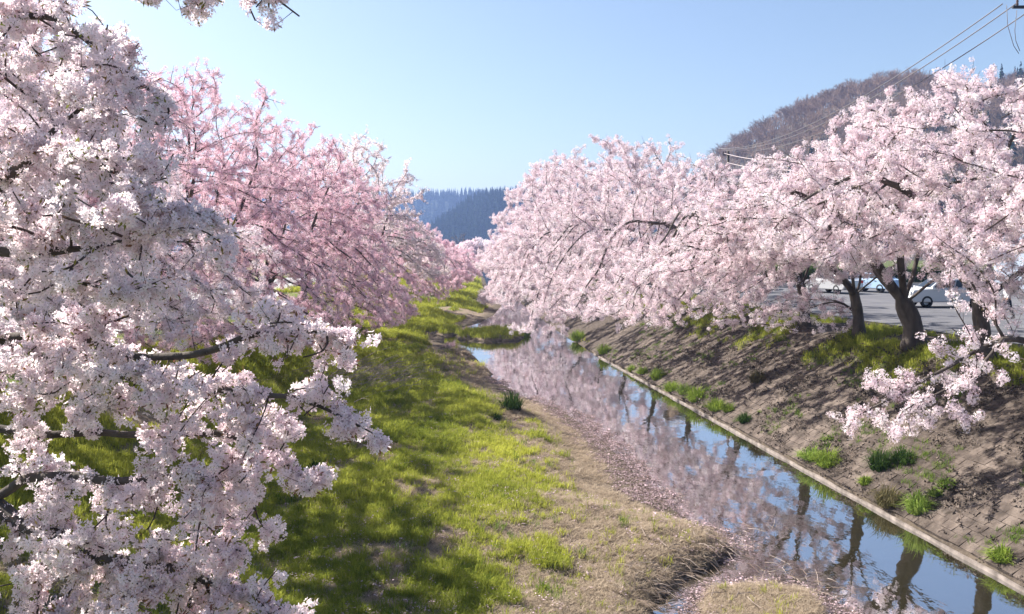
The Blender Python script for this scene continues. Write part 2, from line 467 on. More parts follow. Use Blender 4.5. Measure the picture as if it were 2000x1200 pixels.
# ------------------------------------------------------------------ scatter (stuff) through geometry nodes
def scatter_group(name, meshes):
    g = bpy.data.node_groups.new(name, 'GeometryNodeTree')
    g.interface.new_socket('Geometry', in_out='INPUT', socket_type='NodeSocketGeometry')
    g.interface.new_socket('Geometry', in_out='OUTPUT', socket_type='NodeSocketGeometry')
    n = g.nodes; gi = n.new('NodeGroupInput'); go = n.new('NodeGroupOutput')
    ji = n.new('GeometryNodeJoinGeometry')
    for me in meshes:
        ob = bpy.data.objects.new(name + '_source', me)          # never linked to the scene
        oi = n.new('GeometryNodeObjectInfo'); oi.inputs['Object'].default_value = ob
        ti = n.new('GeometryNodeGeometryToInstance')
        g.links.new(oi.outputs['Geometry'], ti.inputs[0]); g.links.new(ti.outputs[0], ji.inputs[0])
    ip = n.new('GeometryNodeInstanceOnPoints'); ip.inputs['Pick Instance'].default_value = True
    g.links.new(gi.outputs[0], ip.inputs['Points']); g.links.new(ji.outputs[0], ip.inputs['Instance'])
    for nm, ty, so in (('idx', 'INT', 'Instance Index'), ('rot', 'FLOAT_VECTOR', 'Rotation'), ('scl', 'FLOAT', 'Scale')):
        a = n.new('GeometryNodeInputNamedAttribute'); a.data_type = ty; a.inputs['Name'].default_value = nm
        if nm == 'rot':
            e = n.new('FunctionNodeEulerToRotation')
            g.links.new(a.outputs['Attribute'], e.inputs[0]); g.links.new(e.outputs[0], ip.inputs[so])
        else:
            g.links.new(a.outputs['Attribute'], ip.inputs[so])
    g.links.new(ip.outputs[0], go.inputs[0])
    return g, len(meshes)

def scatter(name, pts, rot, scl, tint, grp, parent=None, offset=(0, 0, 0), idx=None):
    g, k = grp
    n = len(pts)
    me = bpy.data.meshes.new(name)
    me.vertices.add(n)
    me.vertices.foreach_set('co', (np.asarray(pts) - np.array(offset)).astype(np.float32).ravel())
    def at_(nm, ty, v, f='value'):
        a = me.attributes.new(nm, ty, 'POINT'); a.data.foreach_set(f, v)
    at_('idx', 'INT', (RNG.integers(0, k, n) if idx is None else idx).astype(np.int32))
    at_('rot', 'FLOAT_VECTOR', np.asarray(rot, np.float32).ravel(), 'vector')
    at_('scl', 'FLOAT', np.asarray(scl, np.float32))
    at_('tint', 'FLOAT', np.asarray(tint, np.float32))
    o = link(name, me, parent)
    md = o.modifiers.new('scatter', 'NODES'); md.node_group = g
    props(o, kind='stuff')
    return o

def rnd_rot(n): return np.stack([RNG.uniform(0, 6.28, n), RNG.uniform(0, 6.28, n), RNG.uniform(0, 6.28, n)], 1)

# ---- blossom clusters
def flower(mb, c, nrm, r, rnd, petals=5, detail=True):
    nrm = Vector(nrm).normalized()
    q = nrm.to_track_quat('Z', 'Y').to_matrix()
    tw = rnd.uniform(0, 6.28)
    for k in range(petals):
        a = tw + k * 2 * math.pi / petals
        cup = rnd.uniform(.1, .45)
        w_ = r * .62
        d = Vector((math.cos(a), math.sin(a), 0)); s = Vector((-math.sin(a), math.cos(a), 0))
        p0 = Vector((0, 0, 0)); pt = d * r + Vector((0, 0, cup * r))
        pl = d * r * .62 + s * w_ * .5 + Vector((0, 0, cup * r * .35)); pr = d * r * .62 - s * w_ * .5 + Vector((0, 0, cup * r * .35))
        mb.add([Vector(c) + q @ v for v in (p0, pl, pt, pr)], [(0, 1, 2), (0, 2, 3)] if detail else [(0, 1, 2, 3)], 0)
    if detail:
        t = [Vector((math.cos(j * 2.09), math.sin(j * 2.09), .25)) * r * .2 for j in range(3)]
        mb.add([Vector(c) + q @ v for v in t], [(0, 1, 2)], 1)

def cluster_mesh(name, seed, nf, rad, fr, mats, detail=True, petals=5, leaves=3):
    rnd = random.Random(seed); mb = MB()
    for i in range(nf):
        d = Vector((rnd.gauss(0, 1), rnd.gauss(0, 1), rnd.gauss(0, 1))).normalized()
        rr = rad * rnd.uniform(.55, 1.08)
        nd = (d + Vector((rnd.gauss(0, .35), rnd.gauss(0, .35), rnd.gauss(0, .35)))).normalized()
        flower(mb, d * rr, nd, fr * rnd.uniform(.85, 1.15), rnd, petals, detail)
    for i in range(leaves):
        d = Vector((rnd.gauss(0, 1), rnd.gauss(0, 1), rnd.gauss(0, 1))).normalized()
        s = d.orthogonal().normalized() * fr * .3
        mb.add([d * rad * .5, d * rad * .9 + s, d * (rad + fr * .9), d * rad * .9 - s], [(0, 1, 2, 3)], 1)
    return mb.mesh(name, mats)

G_near = scatter_group('near_blossom', [cluster_mesh('blossom_cluster', i, 15 + i % 3 * 3, .052, .0215, [M['petal_near'], M['bract']]) for i in range(5)])
G_pale = scatter_group('pale_blossom', [cluster_mesh('blossom_cluster', 20 + i, 40, .115, .026, [M['petal_pale'], M['bract']], False, 4, 3) for i in range(5)])
G_pink = scatter_group('pink_blossom', [cluster_mesh('blossom_cluster', 40 + i, 30, .10, .025, [M['petal_pink'], M['bract']], False, 4, 3) for i in range(5)])
G_white = scatter_group('airy_blossom', [cluster_mesh('blossom_cluster', 60 + i, 16, .08, .026, [M['petal_near'], M['bract']], False, 4, 4) for i in range(4)])

# ------------------------------------------------------------------ tree growth (space colonisation)
def grow(guides, attr, D, dk, seed, maxit=150, droop=0.0, wander=.25, di=1e9):
    """guides: list of polylines (first starts at the root; later ones start at the nearest existing node)"""
    rng = np.random.default_rng(seed)
    pos = []; par = []
    for gi_, gl_ in enumerate(guides):
        P = [np.array(p, float) for p in gl_]
        if gi_ == 0: pos.append(P[0]); par.append(-1); cur = 0
        else:
            A = np.array(pos); cur = int(np.argmin(((A - P[0]) ** 2).sum(1)))
            P = [pos[cur]] + P[1:]
        for a, b_ in zip(P[:-1], P[1:]):
            n = max(1, int(round(np.linalg.norm(b_ - a) / D)))
            for i in range(1, n + 1):
                p = a + (b_ - a) * i / n
                p = p + rng.normal(0, D * wander * .6, 3) * (i < n)
                pos.append(p); par.append(cur); cur = len(pos) - 1
    attr = np.asarray(attr, float)
    near = np.zeros(len(attr), int); nd = np.full(len(attr), 1e18)
    A = np.array(pos)
    for s in range(0, len(A), 400):
        d2 = ((attr[:, None] - A[None, s:s + 400]) ** 2).sum(2)
        j = d2.argmin(1); m_ = d2[np.arange(len(attr)), j]
        up = m_ < nd; nd[up] = m_[up]; near[up] = j[up] + s
    alive = nd > dk * dk
    kids = {}
    for it in range(maxit):
        if not alive.any(): break
        ia = np.nonzero(alive)[0]
        nn = near[ia]
        PA = np.array(pos)
        dv = attr[ia] - PA[nn]; dv /= np.linalg.norm(dv, axis=1)[:, None] + 1e-9
        acc = np.zeros((len(PA), 3)); np.add.at(acc, nn, dv)
        act = np.unique(nn)
        new = []
        for k in act:
            v = acc[k]; l = np.linalg.norm(v)
            if l < .15: continue
            v = v / l
            if par[k] >= 0:
                pv = PA[k] - PA[par[k]]; v = v + .55 * pv / (np.linalg.norm(pv) + 1e-9)
            v = v + rng.normal(0, wander, 3); v[2] -= droop
            v /= np.linalg.norm(v)
            if kids.get(k, 0) >= 3: continue
            kids[k] = kids.get(k, 0) + 1
            new.append((PA[k] + v * D, k))
        if not new: break
        st = len(pos)
        for p, k in new: pos.append(p); par.append(int(k))
        B = np.array([p for p, _ in new])
        d2 = ((attr[ia][:, None] - B[None]) ** 2).sum(2)
        j = d2.argmin(1); m_ = d2[np.arange(len(ia)), j]
        up = m_ < nd[ia]
        nd[ia[up]] = m_[up]; near[ia[up]] = j[up] + st
        alive[ia] = nd[ia] > dk * dk
    return np.array(pos), np.array(par)

def skeleton(pos, par, r_tip, r_max, ex=2.3):
    n = len(pos)
    acc = np.zeros(n); cnt = np.zeros(n, int)
    ch = [[] for _ in range(n)]
    for i in range(n):
        if par[i] >= 0: ch[par[i]].append(i)
    rad = np.zeros(n)
    for i in range(n - 1, -1, -1):
        rad[i] = max(acc[i], r_tip ** ex) if not ch[i] else acc[i] + (r_tip * .25) ** ex
        if par[i] >= 0: acc[par[i]] += rad[i]
    rad = rad ** (1 / ex)
    k = min(1.0, r_max / rad[0]) if rad[0] > r_max else 1.0
    if rad[0] < r_max:                                   # thicken the wood towards the base
        f = r_max / rad[0]
        rad = rad * (1 + (f - 1) * np.clip(rad / rad[0], 0, 1) ** .6)
    else:
        rad = np.maximum(rad * k, r_tip * .8)
    P = pos.copy()
    for _ in range(2):                                   # relax kinks
        Q = P.copy()
        for i in range(n):
            if par[i] >= 0 and len(ch[i]) >= 1:
                c = max(ch[i], key=lambda j: rad[j]); Q[i] = .5 * P[i] + .25 * (P[par[i]] + P[c])
        P = Q
    chains = []; stack = [(0, -1)]
    while stack:
        i, p = stack.pop()
        c = [p] if p >= 0 else []
        while True:
            c.append(i)
            if not ch[i]: break
            b_ = max(ch[i], key=lambda j: rad[j])
            for j in ch[i]:
                if j != b_: stack.append((j, i))
            i = b_
        chains.append(c)
    return P, rad, ch, chains

def tree(name, label, guides, attr, grp, base, seed, group=None, D=.3, dk=.5, r_tip=.008, r_max=.3, droop=.0, wander=.25,
         n_limb=8, per=.11, spread=.07, scl=(.8, 1.3), twl=(.25, .55), twn=1.0, twig_sides=4, thin=.03, twdroop=.0, twmesh=True,
         cat='cherry tree', density=1.0, tintbias=0.0, barefrac=0.0, trunk_sides=10):
    root = thing(name, label, cat, base, 0, group)
    off = np.array(base)
    pos, par = grow(guides, attr, D, dk, seed, droop=droop, wander=wander)
    P, rad, ch, chains = skeleton(pos, par, r_tip, r_max)
    rng = np.random.default_rng(seed + 1000)
    order = sorted(range(len(chains)), key=lambda i: -(rad[chains[i][1 if len(chains[i]) > 1 else 0]] * len(chains[i]) ** .5) if i else -99)
    tw = MB()
    for q, ci in enumerate(order):
        c = chains[ci]
        if len(c) < 2: continue
        pts = P[c] - off
        rr = rad[c].copy()
        if ci: rr[0] = min(rr[0], rr[1] * 1.25)
        if ci == 0:                                      # root flare
            z = pts[:, 2] - pts[0, 2]; rr = rr * (1 + .55 * np.exp(-np.maximum(z, 0) / .35)); rr *= 1 + .06 * np.sin(np.arange(len(rr)) * 1.7)
            mb = MB(); mb.tube(pts, rr, trunk_sides); mb.build('trunk', M['bark'], root, True)
        elif q <= n_limb and rr[1] > thin * .9:
            mb = MB(); mb.tube(pts, rr, 7); mb.build('branch', M['bark'], root, True)
        else:
            tw.tube(pts, rr, 6 if rr[0] > .03 else twig_sides, cap=False)
    # side twigs and blossom
    idx = np.nonzero((rad < thin) & (par >= 0))[0]
    bl = []
    for i in idx:
        a, b_ = P[par[i]], P[i]
        d = b_ - a; l = np.linalg.norm(d) + 1e-9; d /= l
        k = rng.poisson(l / per * density)
        for _ in range(k):
            bl.append(a + d * l * rng.random() + rng.normal(0, spread * .6, 3))
        for _ in range(rng.poisson(twn)):
            v = d * .6 + rng.normal(0, .62, 3); v[2] += .12 - twdroop; v /= np.linalg.norm(v)
            ln = rng.uniform(*twl)
            p0 = a + d * l * rng.random(); mid = p0 + v * ln * .5; v2 = v.copy(); v2[2] -= .2 * droop + twdroop * .6 - .08; p1 = mid + v2 * ln * .5
            if twmesh: tw.tube([p0 - off, mid - off, p1 - off], [r_tip * .8, r_tip * .6, r_tip * .35], 3, cap=False)
            if rng.random() < barefrac: continue
            k2 = rng.poisson(ln / per * density)
            for _ in range(k2):
                u = rng.random() ** .8
                q_ = (p0 + (mid - p0) * 2 * u) if u < .5 else (mid + (p1 - mid) * (2 * u - 1))
                bl.append(q_ + rng.normal(0, spread * .6, 3))
    if tw.v: props(tw.build('twigs', M['twig'], root, True), kind='stuff')
    bl = np.array(bl)
    n = len(bl)
    tint = np.clip(rng.normal(.5 + tintbias, .32, n) + .5 * (fbm(bl[:, 0] * .9 + seed, bl[:, 2] * .9 + bl[:, 1] * .5) - .5), 0, 1)
    scatter('blossom', bl, rnd_rot(n), rng.uniform(scl[0], scl[1], n), tint, grp, root, off)
    return root, n

def blob(rng, c, r, n, shell=.0):
    d = rng.normal(0, 1, (n, 3)); d /= np.linalg.norm(d, axis=1)[:, None]
    u = rng.random(n) ** (1 / 3) if shell == 0 else (shell ** 3 + (1 - shell ** 3) * rng.random(n)) ** (1 / 3)
    return np.array(c) + d * u[:, None] * np.array(r)

TOTAL = 0
# ---- trees of the right bank: (y, top z, river reach, reach bottom z, land radius, half depth, label, seed)
RT = [
 (20.0, 10.9, 3.0, 6.9, 5.5, 4.2, 'pale cherry tree at the right edge, its low spray hanging over the block slope'),
 (25.4, 12.3, 5.5, 6.0, 6.0, 4.0, 'cherry tree at the car park edge, its trunk before the white car rear'),
 (29.0, 12.0, 6.0, 5.7, 6.0, 4.0, 'pale pink cherry tree with the thick forked trunk in front of the white car'),
 (32.5, 10.0, 6.2, 5.3, 5.5, 3.8, 'cherry tree with a slim stubbed trunk, just left of the thick forked one'),
 (37.0, 9.8, 7.0, 2.9, 5.5, 4.0, 'cherry tree whose lowest sprays hang over the grassy brow beside the car park'),
 (44.5, 11.4, 7.4, 2.4, 5.5, 4.3, 'cherry tree drooping over the slope above the row of grass clumps'),
 (52.0, 13.0, 8.0, 2.4, 5.5, 4.5, 'cherry tree below the bare hill foot, above the far end of the kerb'),
 (60.0, 14.2, 7.8, .8, 5.5, 4.8, 'pale cherry tree that dips its branches to the water by the kerb start'),
 (69.0, 15.6, 7.8, .9, 5.5, 4.8, 'tall pale cherry tree with the spiky top that stands clear against the sky'),
 (79.0, 16.0, 8.2, .9, 5.5, 5.0, 'pale cherry tree overhanging the small stream behind the grassy bar'),
 (91.0, 16.8, 9.0, .8, 6, 5.2, None), (104.0, 17.2, 8.8, .8, 6, 5.5, None),
 (119.0, 16.4, 8.2, 1.2, 6, 6, None), (137.0, 13.8, 7.0, 1.6, 5.5, 6.5, None), (160.0, 10.8, 6.6, 2.0, 6, 8, None), (190.0, 9.4, 6.6, 2.4, 6, 10, None),
]
for i, (y, top, reach, zb, land, hd, lab) in enumerate(RT):
    rng = np.random.default_rng(300 + i)
    bx = float(xr(y)) + 5.4; bz = float(H(bx, y)) - .08
    B = np.array((bx, y, bz))
    far = y > 85
    na = 900 if y < 60 else (700 if y < 85 else 480)
    att = []
    hh = top - bz
    # dome, in layers that slope down on the river side
    dome = blob(rng, (bx - .8, y, bz + hh * .40), (land if (i < 2 or i > 7) else 4.2, hd, hh * .60), na, .35)
    dome = dome[dome[:, 2] > (5.0 if i < 4 else 4.6)]
    if 2 <= i < 8: dome = dome[(dome[:, 0] < bx - .8) | (dome[:, 2] > 7.2)]
    if i < 3: dome = dome[(dome[:, 2] > 6.2) | (dome[:, 0] > bx - .3)]
    att.append(dome)
    # river side sprays: levels falling outward
    nsp = int(na * .85)
    u = rng.random(nsp) ** .7
    xx = bx - 1.0 - u * reach
    hi = (top - .8 - 4.0 * u ** .9) if i < 5 else (top - .6 - (top - zb - 2.6) * (u ** 2.8))
    lo = np.maximum(zb, 5.4 - (5.4 - zb) * np.clip(u * 1.5, 0, 1)) + .2
    if i >= 4: lo = np.where(u < .45, np.minimum(lo, 4.8), lo)
    lo = np.minimum(lo, hi - .3)
    zz = lo + (hi - lo) * rng.random(nsp)
    yy = y + rng.uniform(-1, 1, nsp) * hd * np.sqrt(np.clip(1 - (u * .85) ** 2, .05, 1))
    sp = np.stack([xx, yy, zz], 1)
    att.append(sp)
    att = np.concatenate(att)
    K = max(12, len(att) // 17)
    ce = att[rng.permutation(len(att))[:K]]
    pads = []
    for c in ce:
        rp = rng.uniform(.8, 1.5) * (1 if y < 60 else 1.25); m_ = 16
        a_ = rng.uniform(0, 6.28, m_); q_ = np.sqrt(rng.random(m_)) * rp
        dx, dy = np.cos(a_) * q_ * 1.15, np.sin(a_) * q_
        out_ = (c[0] - bx) / max(reach, 1)
        pads.append(np.stack([c[0] + dx, c[1] + dy, c[2] + dx * .16 * np.sign(-out_) * -1 + rng.normal(0, .13, m_) - .05 * q_ ** 2], 1))
    att = np.concatenate(pads)
    att[:, 2] = np.minimum(att[:, 2], top - .5 - rng.random(len(att)) * .6 - (np.minimum(2.6, .95 * np.maximum(0, bx - 1.2 - att[:, 0])) if i in (1, 2) else (.40 * np.maximum(0, bx - 1.0 - att[:, 0]) if i < 5 else 0)))
    fork = B + np.array((rng.normal(-.25, .12), rng.normal(0, .2), rng.uniform(1.5, 1.9)))
    g = [[B, B + np.array((rng.normal(0, .05), 0, .8)), fork, fork + np.array((.6, .3, 1.6)), fork + np.array((1.0, .6, hh * .45))],
         [fork, fork + np.array((-1.2, -.5, 1.4)), fork + np.array((-reach * .42, -1.0, 2.9)), fork + np.array((-reach * .72, -1.6, 3.6 if zb > 4 else 3.0))],
         [fork, fork + np.array((-.9, .9, 1.5)), fork + np.array((-reach * .4, 2.0, 3.1)), fork + np.array((-reach * .6, 2.6, 3.6))],
         [fork, fork + np.array((1.5, -.9, 1.5)), fork + np.array((3.2, -1.5, 2.8))],
         [fork, fork + np.array((-.5, -.8, 1.7)), fork + np.array((-1.2, -1.8, hh * .55))]]
    if i == 0:
        for k_, pl in enumerate((((2100, 690, 20), (1960, 655, 20.3), (1800, 745, 20.6), (1660, 820, 21)), ((1960, 655, 20.3), (1900, 740, 20), (1760, 800, 20)), ((1800, 745, 20.6), (1700, 760, 21)))):
            pts = [np.array(at(*p)) for p in pl]
            g.append([fork if k_ == 0 else pts[0]] + pts)
        for (px, py, r, d, n) in ((1950, 650, 50, 20.3, 22), (1860, 700, 55, 20.3, 20), (1780, 750, 50, 20.5, 20), (1720, 790, 50, 20.8, 20), (1670, 830, 40, 21, 15), (1780, 810, 45, 20, 13), (1880, 760, 50, 20, 12), (1980, 700, 50, 20, 12), (1700, 730, 35, 21, 6), (1660, 850, 42, 21, 18), (1740, 840, 45, 20.8, 16), (1820, 830, 40, 20.5, 10), (1920, 800, 45, 20, 12)):
            c = at(px, py, d); rr = r / FPX * d
            att = np.concatenate([att, blob(rng, c, (rr, rr * 1.6, rr), n)])
        att = att[~((att[:, 2] < 5.2) & (att[:, 0] > 12.6))]
    extra = {1: ((1930, 470, 80, 24.5, 60), (1990, 520, 60, 24, 40), (1870, 530, 50, 24, 30), (1960, 520, 70, 24, 50), (1990, 590, 45, 23, 26), (1905, 575, 30, 24, 10), (1850, 560, 25, 24, 7)),
             2: ((1850, 545, 42, 27.6, 26), (1715, 515, 40, 28, 24)),
             3: ((1650, 525, 45, 31, 32), (1590, 600, 48, 33.5, 50), (1540, 615, 38, 33.5, 32), (1625, 560, 45, 33.2, 36), (1500, 590, 45, 34, 45), (1590, 640, 22, 33.3, 14)),
             4: ((1480, 600, 42, 37, 50), (1420, 600, 42, 38, 45), (1530, 575, 45, 37, 45), (1390, 620, 28, 38.5, 20)),
             5: ((1330, 570, 42, 45, 45), (1260, 580, 40, 47, 36), (1380, 580, 42, 43, 36))}.get(i, ())
    if extra: att = np.concatenate([att] + [blob(rng, at(px, py, d), (r_ / FPX * d, r_ / FPX * d * 1.5, r_ / FPX * d), n) for px, py, r_, d, n in extra])
    if i == 3:
        g.append([B + np.array((0, 0, .75)), B + np.array((-.35, -.1, 1.15)), B + np.array((-.9, -.2, 1.45))])
    lab2 = lab or ('first', 'second', 'third', 'fourth', 'fifth', 'last')[i - 10] + ' pale cherry tree beyond the stream in the right bank row'
    if y < 40: kw = dict(D=.26, dk=.44, twl=(.25, .5), per=.20, spread=.06, scl=(.7, 1.25), twn=1.25, n_limb=10, r_tip=.010)
    elif y < 62: kw = dict(D=.3, dk=.52, twl=(.3, .6), per=.24, spread=.07, scl=(.8, 1.45), twn=1.25, n_limb=8, r_tip=.012)
    elif not far: kw = dict(D=.36, dk=.57, twl=(.35, .7), per=.28, spread=.09, scl=(1.0, 1.7), twn=1.3, r_tip=.014, n_limb=7, twig_sides=3)
    else: kw = dict(D=.45, dk=.7, twl=(.4, .9), per=.22, spread=.14, scl=(1.4, 2.2), twn=1.4, n_limb=5, twig_sides=3, r_tip=.012)
    _, n = tree('cherry_tree', lab2, g, att, G_pale, B, 300 + i, 'pale cherry trees along the right bank', r_max=.30 if i == 2 else (.19 + .015 * (i % 3) if i < 5 else .15), thin=.03 if i < 5 else .075, droop=.0, twdroop=-.06, **kw)
    TOTAL += n

# ---- trees of the left bank: (x, y, top, radius, low z, petals, label)
LT = [
 (-12.5, 18.5, 10.8, 5.0, 4.6, 'pale', 'pale cherry tree on the left bank hidden behind the close white blossom'),
 (-14.8, 27.5, 13.2, 5.0, 2.9, 'pink', 'deep pink cherry tree showing through the top of the close white blossom'),
 (-13.6, 36, 14.0, 5.0, 2.4, 'pink', 'deep pink cherry tree with fanning upright branches, just beyond the close white blossom'),
 (-12.8, 45.5, 13.3, 5.2, 2.1, 'pink', 'broad deep pink cherry tree with dark spreading branches above the grassy mound'),
 (-13.2, 56.0, 12.9, 5.4, 1.8, 'pink', 'deep pink cherry tree bulging over the bank below the tall whitish tree'),
 (-12.6, 69.0, 15.6, 5.6, 4.0, 'white', 'tall airy whitish cherry tree rising behind the pink trees of the left bank'),
 (-12.8, 80.0, 10.0, 5.6, 2.0, 'pink', 'low rounded pink cherry tree just beyond the tall whitish tree'),
 (-12.6, 95.0, 9.8, 5.6, 2.0, 'pink', None), (-12.4, 112.0, 9.0, 5.6, 2.0, 'pink', None), (-12.6, 132.0, 8.2, 6, 2.2, 'pink', None), (-13, 158.0, 7.6, 7, 2.4, 'pink', None),
]
for i, (x, y, top, rad_, zb, kind, lab) in enumerate(LT):
    rng = np.random.default_rng(500 + i)
    B = np.array((x, y, float(H(x, y)) - .08))
    hh = top - B[2]
    far = y > 85
    na = 1000 if y < 60 else (800 if y < 85 else 450)
    dome = blob(rng, (x + .4, y, B[2] + hh * .5), (rad_, rad_, hh * .5), na, .3)
    dome = dome[dome[:, 2] > 4.6]
    att = [dome]
    nsp = int(na * .45)
    u = rng.random(nsp) ** .8
    hi = top - 2.0 - (top - zb - 4.0) * u ** 1.3
    lo = np.minimum(np.maximum(zb, 5.0 - (5.0 - zb) * np.clip(u * 1.5, 0, 1)), hi - .3)
    sp = np.stack([x + 1 + u * (rad_ + .8), y + rng.uniform(-1, 1, nsp) * rad_ * .8, lo + (hi - lo) * rng.random(nsp)], 1)
    att.append(sp)
    att = np.concatenate(att)
    fork = B + np.array((.15, .0, 1.3))
    g = [[B, fork, fork + np.array((.1, .3, 2.2)), fork + np.array((.2, .4, hh * .6))]]
    for k in range(5):
        a = k * 1.256 + rng.uniform(0, .6)
        v = np.array((math.cos(a), math.sin(a), 0))
        g.append([fork, fork + v * .7 + (0, 0, 1.2), fork + v * rad_ * .42 + (0, 0, 2.9), fork + v * rad_ * .6 + (0, 0, hh * .5)])
    G = {'pale': G_pale, 'pink': G_pink, 'white': G_white}[kind]
    lab2 = lab or ('first', 'second', 'third', 'last')[i - 7] + ' small pink cherry tree beyond the low rounded one on the left bank'
    if y < 50: kw = dict(D=.26, dk=.42, twl=(.25, .55), per=.16, spread=.06, scl=(.7, 1.15), twn=1.3, r_tip=.010, n_limb=10)
    elif not far: kw = dict(D=.33, dk=.5, twl=(.35, .7), per=.21, spread=.08, scl=(.9, 1.5), twn=1.3, r_tip=.012, n_limb=8, twig_sides=3)
    else: kw = dict(D=.45, dk=.7, twl=(.4, .9), per=.22, spread=.14, scl=(1.4, 2.2), twn=1.4, n_limb=5, twig_sides=3, r_tip=.012)
    if kind == 'white': kw.update(per=.115, twn=1.6, barefrac=.04)
    _, n = tree('cherry_tree', lab2, g, att, G, B, 500 + i, 'cherry trees along the left bank', r_max=.22, droop=-.02, twdroop=.0, **kw)
    TOTAL += n

# ---- the close white tree on the left, its limbs spreading into the picture
rng = np.random.default_rng(77)
NB = np.array((-6.6, 8.4, float(H(-6.6, 8.4)) - .1))
A_ = lambda *p: np.array(at(*p))
f1 = np.array((-6.3, 8.1, 3.0)); f2 = np.array((-5.9, 7.7, 4.6))
g = [[NB, f1, f2, A_(-220, 120, 7.6), A_(-150, -150, 7.4), A_(60, -330, 6.6)],
     [f2, A_(-180, 520, 7.2), A_(-40, 400, 6.9), A_(75, 285, 6.7), A_(170, 200, 6.8), A_(240, 120, 6.9)],
     [A_(75, 285, 6.7), A_(150, 300, 6.4), A_(260, 350, 6.2), A_(330, 420, 6.1)],
     [A_(-220, 120, 7.6), A_(-60, 20, 7.2), A_(110, 30, 6.9), A_(200, 110, 6.7), A_(330, 200, 6.4)],
     [f1, A_(-160, 700, 7.4), A_(0, 660, 7.1), A_(130, 650, 6.8), A_(230, 625, 6.6), A_(310, 600, 6.4)],
     [A_(130, 650, 6.8), A_(270, 700, 6.6), A_(400, 690, 6.4), A_(470, 660, 6.3), A_(580, 650, 6.2), A_(690, 655, 6.2)],
     [A_(0, 660, 7.1), A_(150, 720, 6.9), A_(380, 755, 6.6), A_(500, 770, 6.4), A_(620, 790, 6.2), A_(725, 845, 6.1)],
     [f1, A_(-200, 900, 7.6), A_(-20, 980, 7.3), A_(60, 1030, 7.1), A_(170, 1085, 6.9), A_(330, 1110, 6.8), A_(450, 1150, 6.7)],
     [A_(-20, 980, 7.3), A_(60, 930, 7.1), A_(200, 940, 6.9), A_(380, 930, 6.7), A_(500, 900, 6.5)],
     [A_(-200, 900, 7.6), A_(-60, 830, 7.4), A_(100, 850, 7.2), A_(270, 850, 7.0), A_(420, 840, 6.8), A_(560, 900, 6.6)],
     [A_(60, -330, 6.6), A_(250, -220, 6.0), A_(430, -90, 5.6), A_(540, 0, 5.4)],
     [A_(250, -220, 6.0), A_(300, -90, 5.8), A_(370, -10, 5.7)],
     [f2, A_(-150, 480, 6.8), A_(60, 500, 6.3), A_(200, 480, 6.0), A_(330, 450, 5.9)],
     [A_(60, 500, 6.3), A_(150, 560, 6.2), A_(250, 570, 6.1)],
     ]
BL = [(40, 60, 90, 7.4, 60), (150, 40, 70, 7, 45), (240, 80, 55, 6.8, 28), (60, 170, 100, 7, 75), (190, 160, 90, 6.6, 62), (290, 230, 55, 6.3, 34), (350, 275, 35, 6.3, 12), (50, 320, 110, 6.5, 85),
      (190, 310, 105, 6.3, 80), (310, 320, 45, 6.2, 22), (60, 450, 110, 6.2, 80), (200, 430, 105, 6, 80), (310, 400, 70, 6, 42), (400, 450, 40, 6, 20), (440, 470, 25, 6, 7), (60, 560, 90, 6.3, 65), (210, 540, 80, 6, 48),
      (300, 545, 40, 6, 12), (60, 740, 100, 6.8, 75), (190, 720, 85, 6.6, 60), (300, 740, 70, 6.5, 46), (430, 720, 80, 6.4, 60), (530, 650, 65, 6.2, 44), (600, 680, 55, 6.2, 30), (655, 675, 42, 6.2, 24), (700, 662, 22, 6.2, 8), (640, 730, 45, 6.2, 20), (560, 620, 45, 6.2, 24),
      (480, 800, 75, 6.5, 55), (590, 790, 50, 6.3, 24), (680, 825, 38, 6.2, 22), (733, 845, 18, 6.2, 9), (620, 950, 30, 6.3, 12), (390, 840, 80, 6.6, 60), (300, 870, 50, 6.8, 24), (500, 890, 65, 6.4, 44), (590, 945, 40, 6.3, 18), (540, 970, 35, 6.3, 12),
      (420, 950, 75, 6.5, 50), (290, 960, 70, 6.7, 42), (60, 900, 60, 7.2, 20), (90, 1000, 40, 7, 10), (180, 1030, 75, 6.9, 40), (300, 1040, 80, 6.7, 52), (430, 1050, 75, 6.6, 52), (520, 1070, 35, 6.6, 14),
      (50, 1130, 70, 7, 32), (180, 1150, 80, 6.9, 48), (320, 1150, 85, 6.7, 60), (450, 1170, 70, 6.6, 40), (560, 1195, 45, 6.5, 16), (-70, 300, 80, 7.0, 20), (-70, 640, 80, 7.2, 18), (-70, 1000, 80, 7.3, 18),
      (300, 1260, 120, 6.7, 50), (100, 1260, 100, 7, 30), (500, 1270, 70, 6.5, 20), (60, -50, 60, 7, 18), (250, -50, 35, 6.2, 8), (284, -18, 46, 5.8, 40), (385, -10, 48, 5.7, 48), (470, -30, 50, 5.6, 40), (520, -5, 50, 5.5, 60), (565, 15, 46, 5.4, 60), (400, -50, 40, 5.7, 8)]
att = np.concatenate([blob(rng, A_(px, py, d), (r / FPX * d, r / FPX * d * 2.0, r / FPX * d), int(n * (.5 if py < 600 else .95))) for px, py, r, d, n in BL])
_, n = tree('cherry_tree', 'close white flowering cherry tree filling the left side with hanging blossom sprays', g, att, G_near, NB, 77, None,
            D=.10, dk=.16, r_tip=.0036, r_max=.17, droop=.02, wander=.3, n_limb=14, per=.078, spread=.034, scl=(.85, 1.5), twl=(.10, .26), twn=.8, thin=.017, twdroop=.05, density=.82)
TOTAL += n

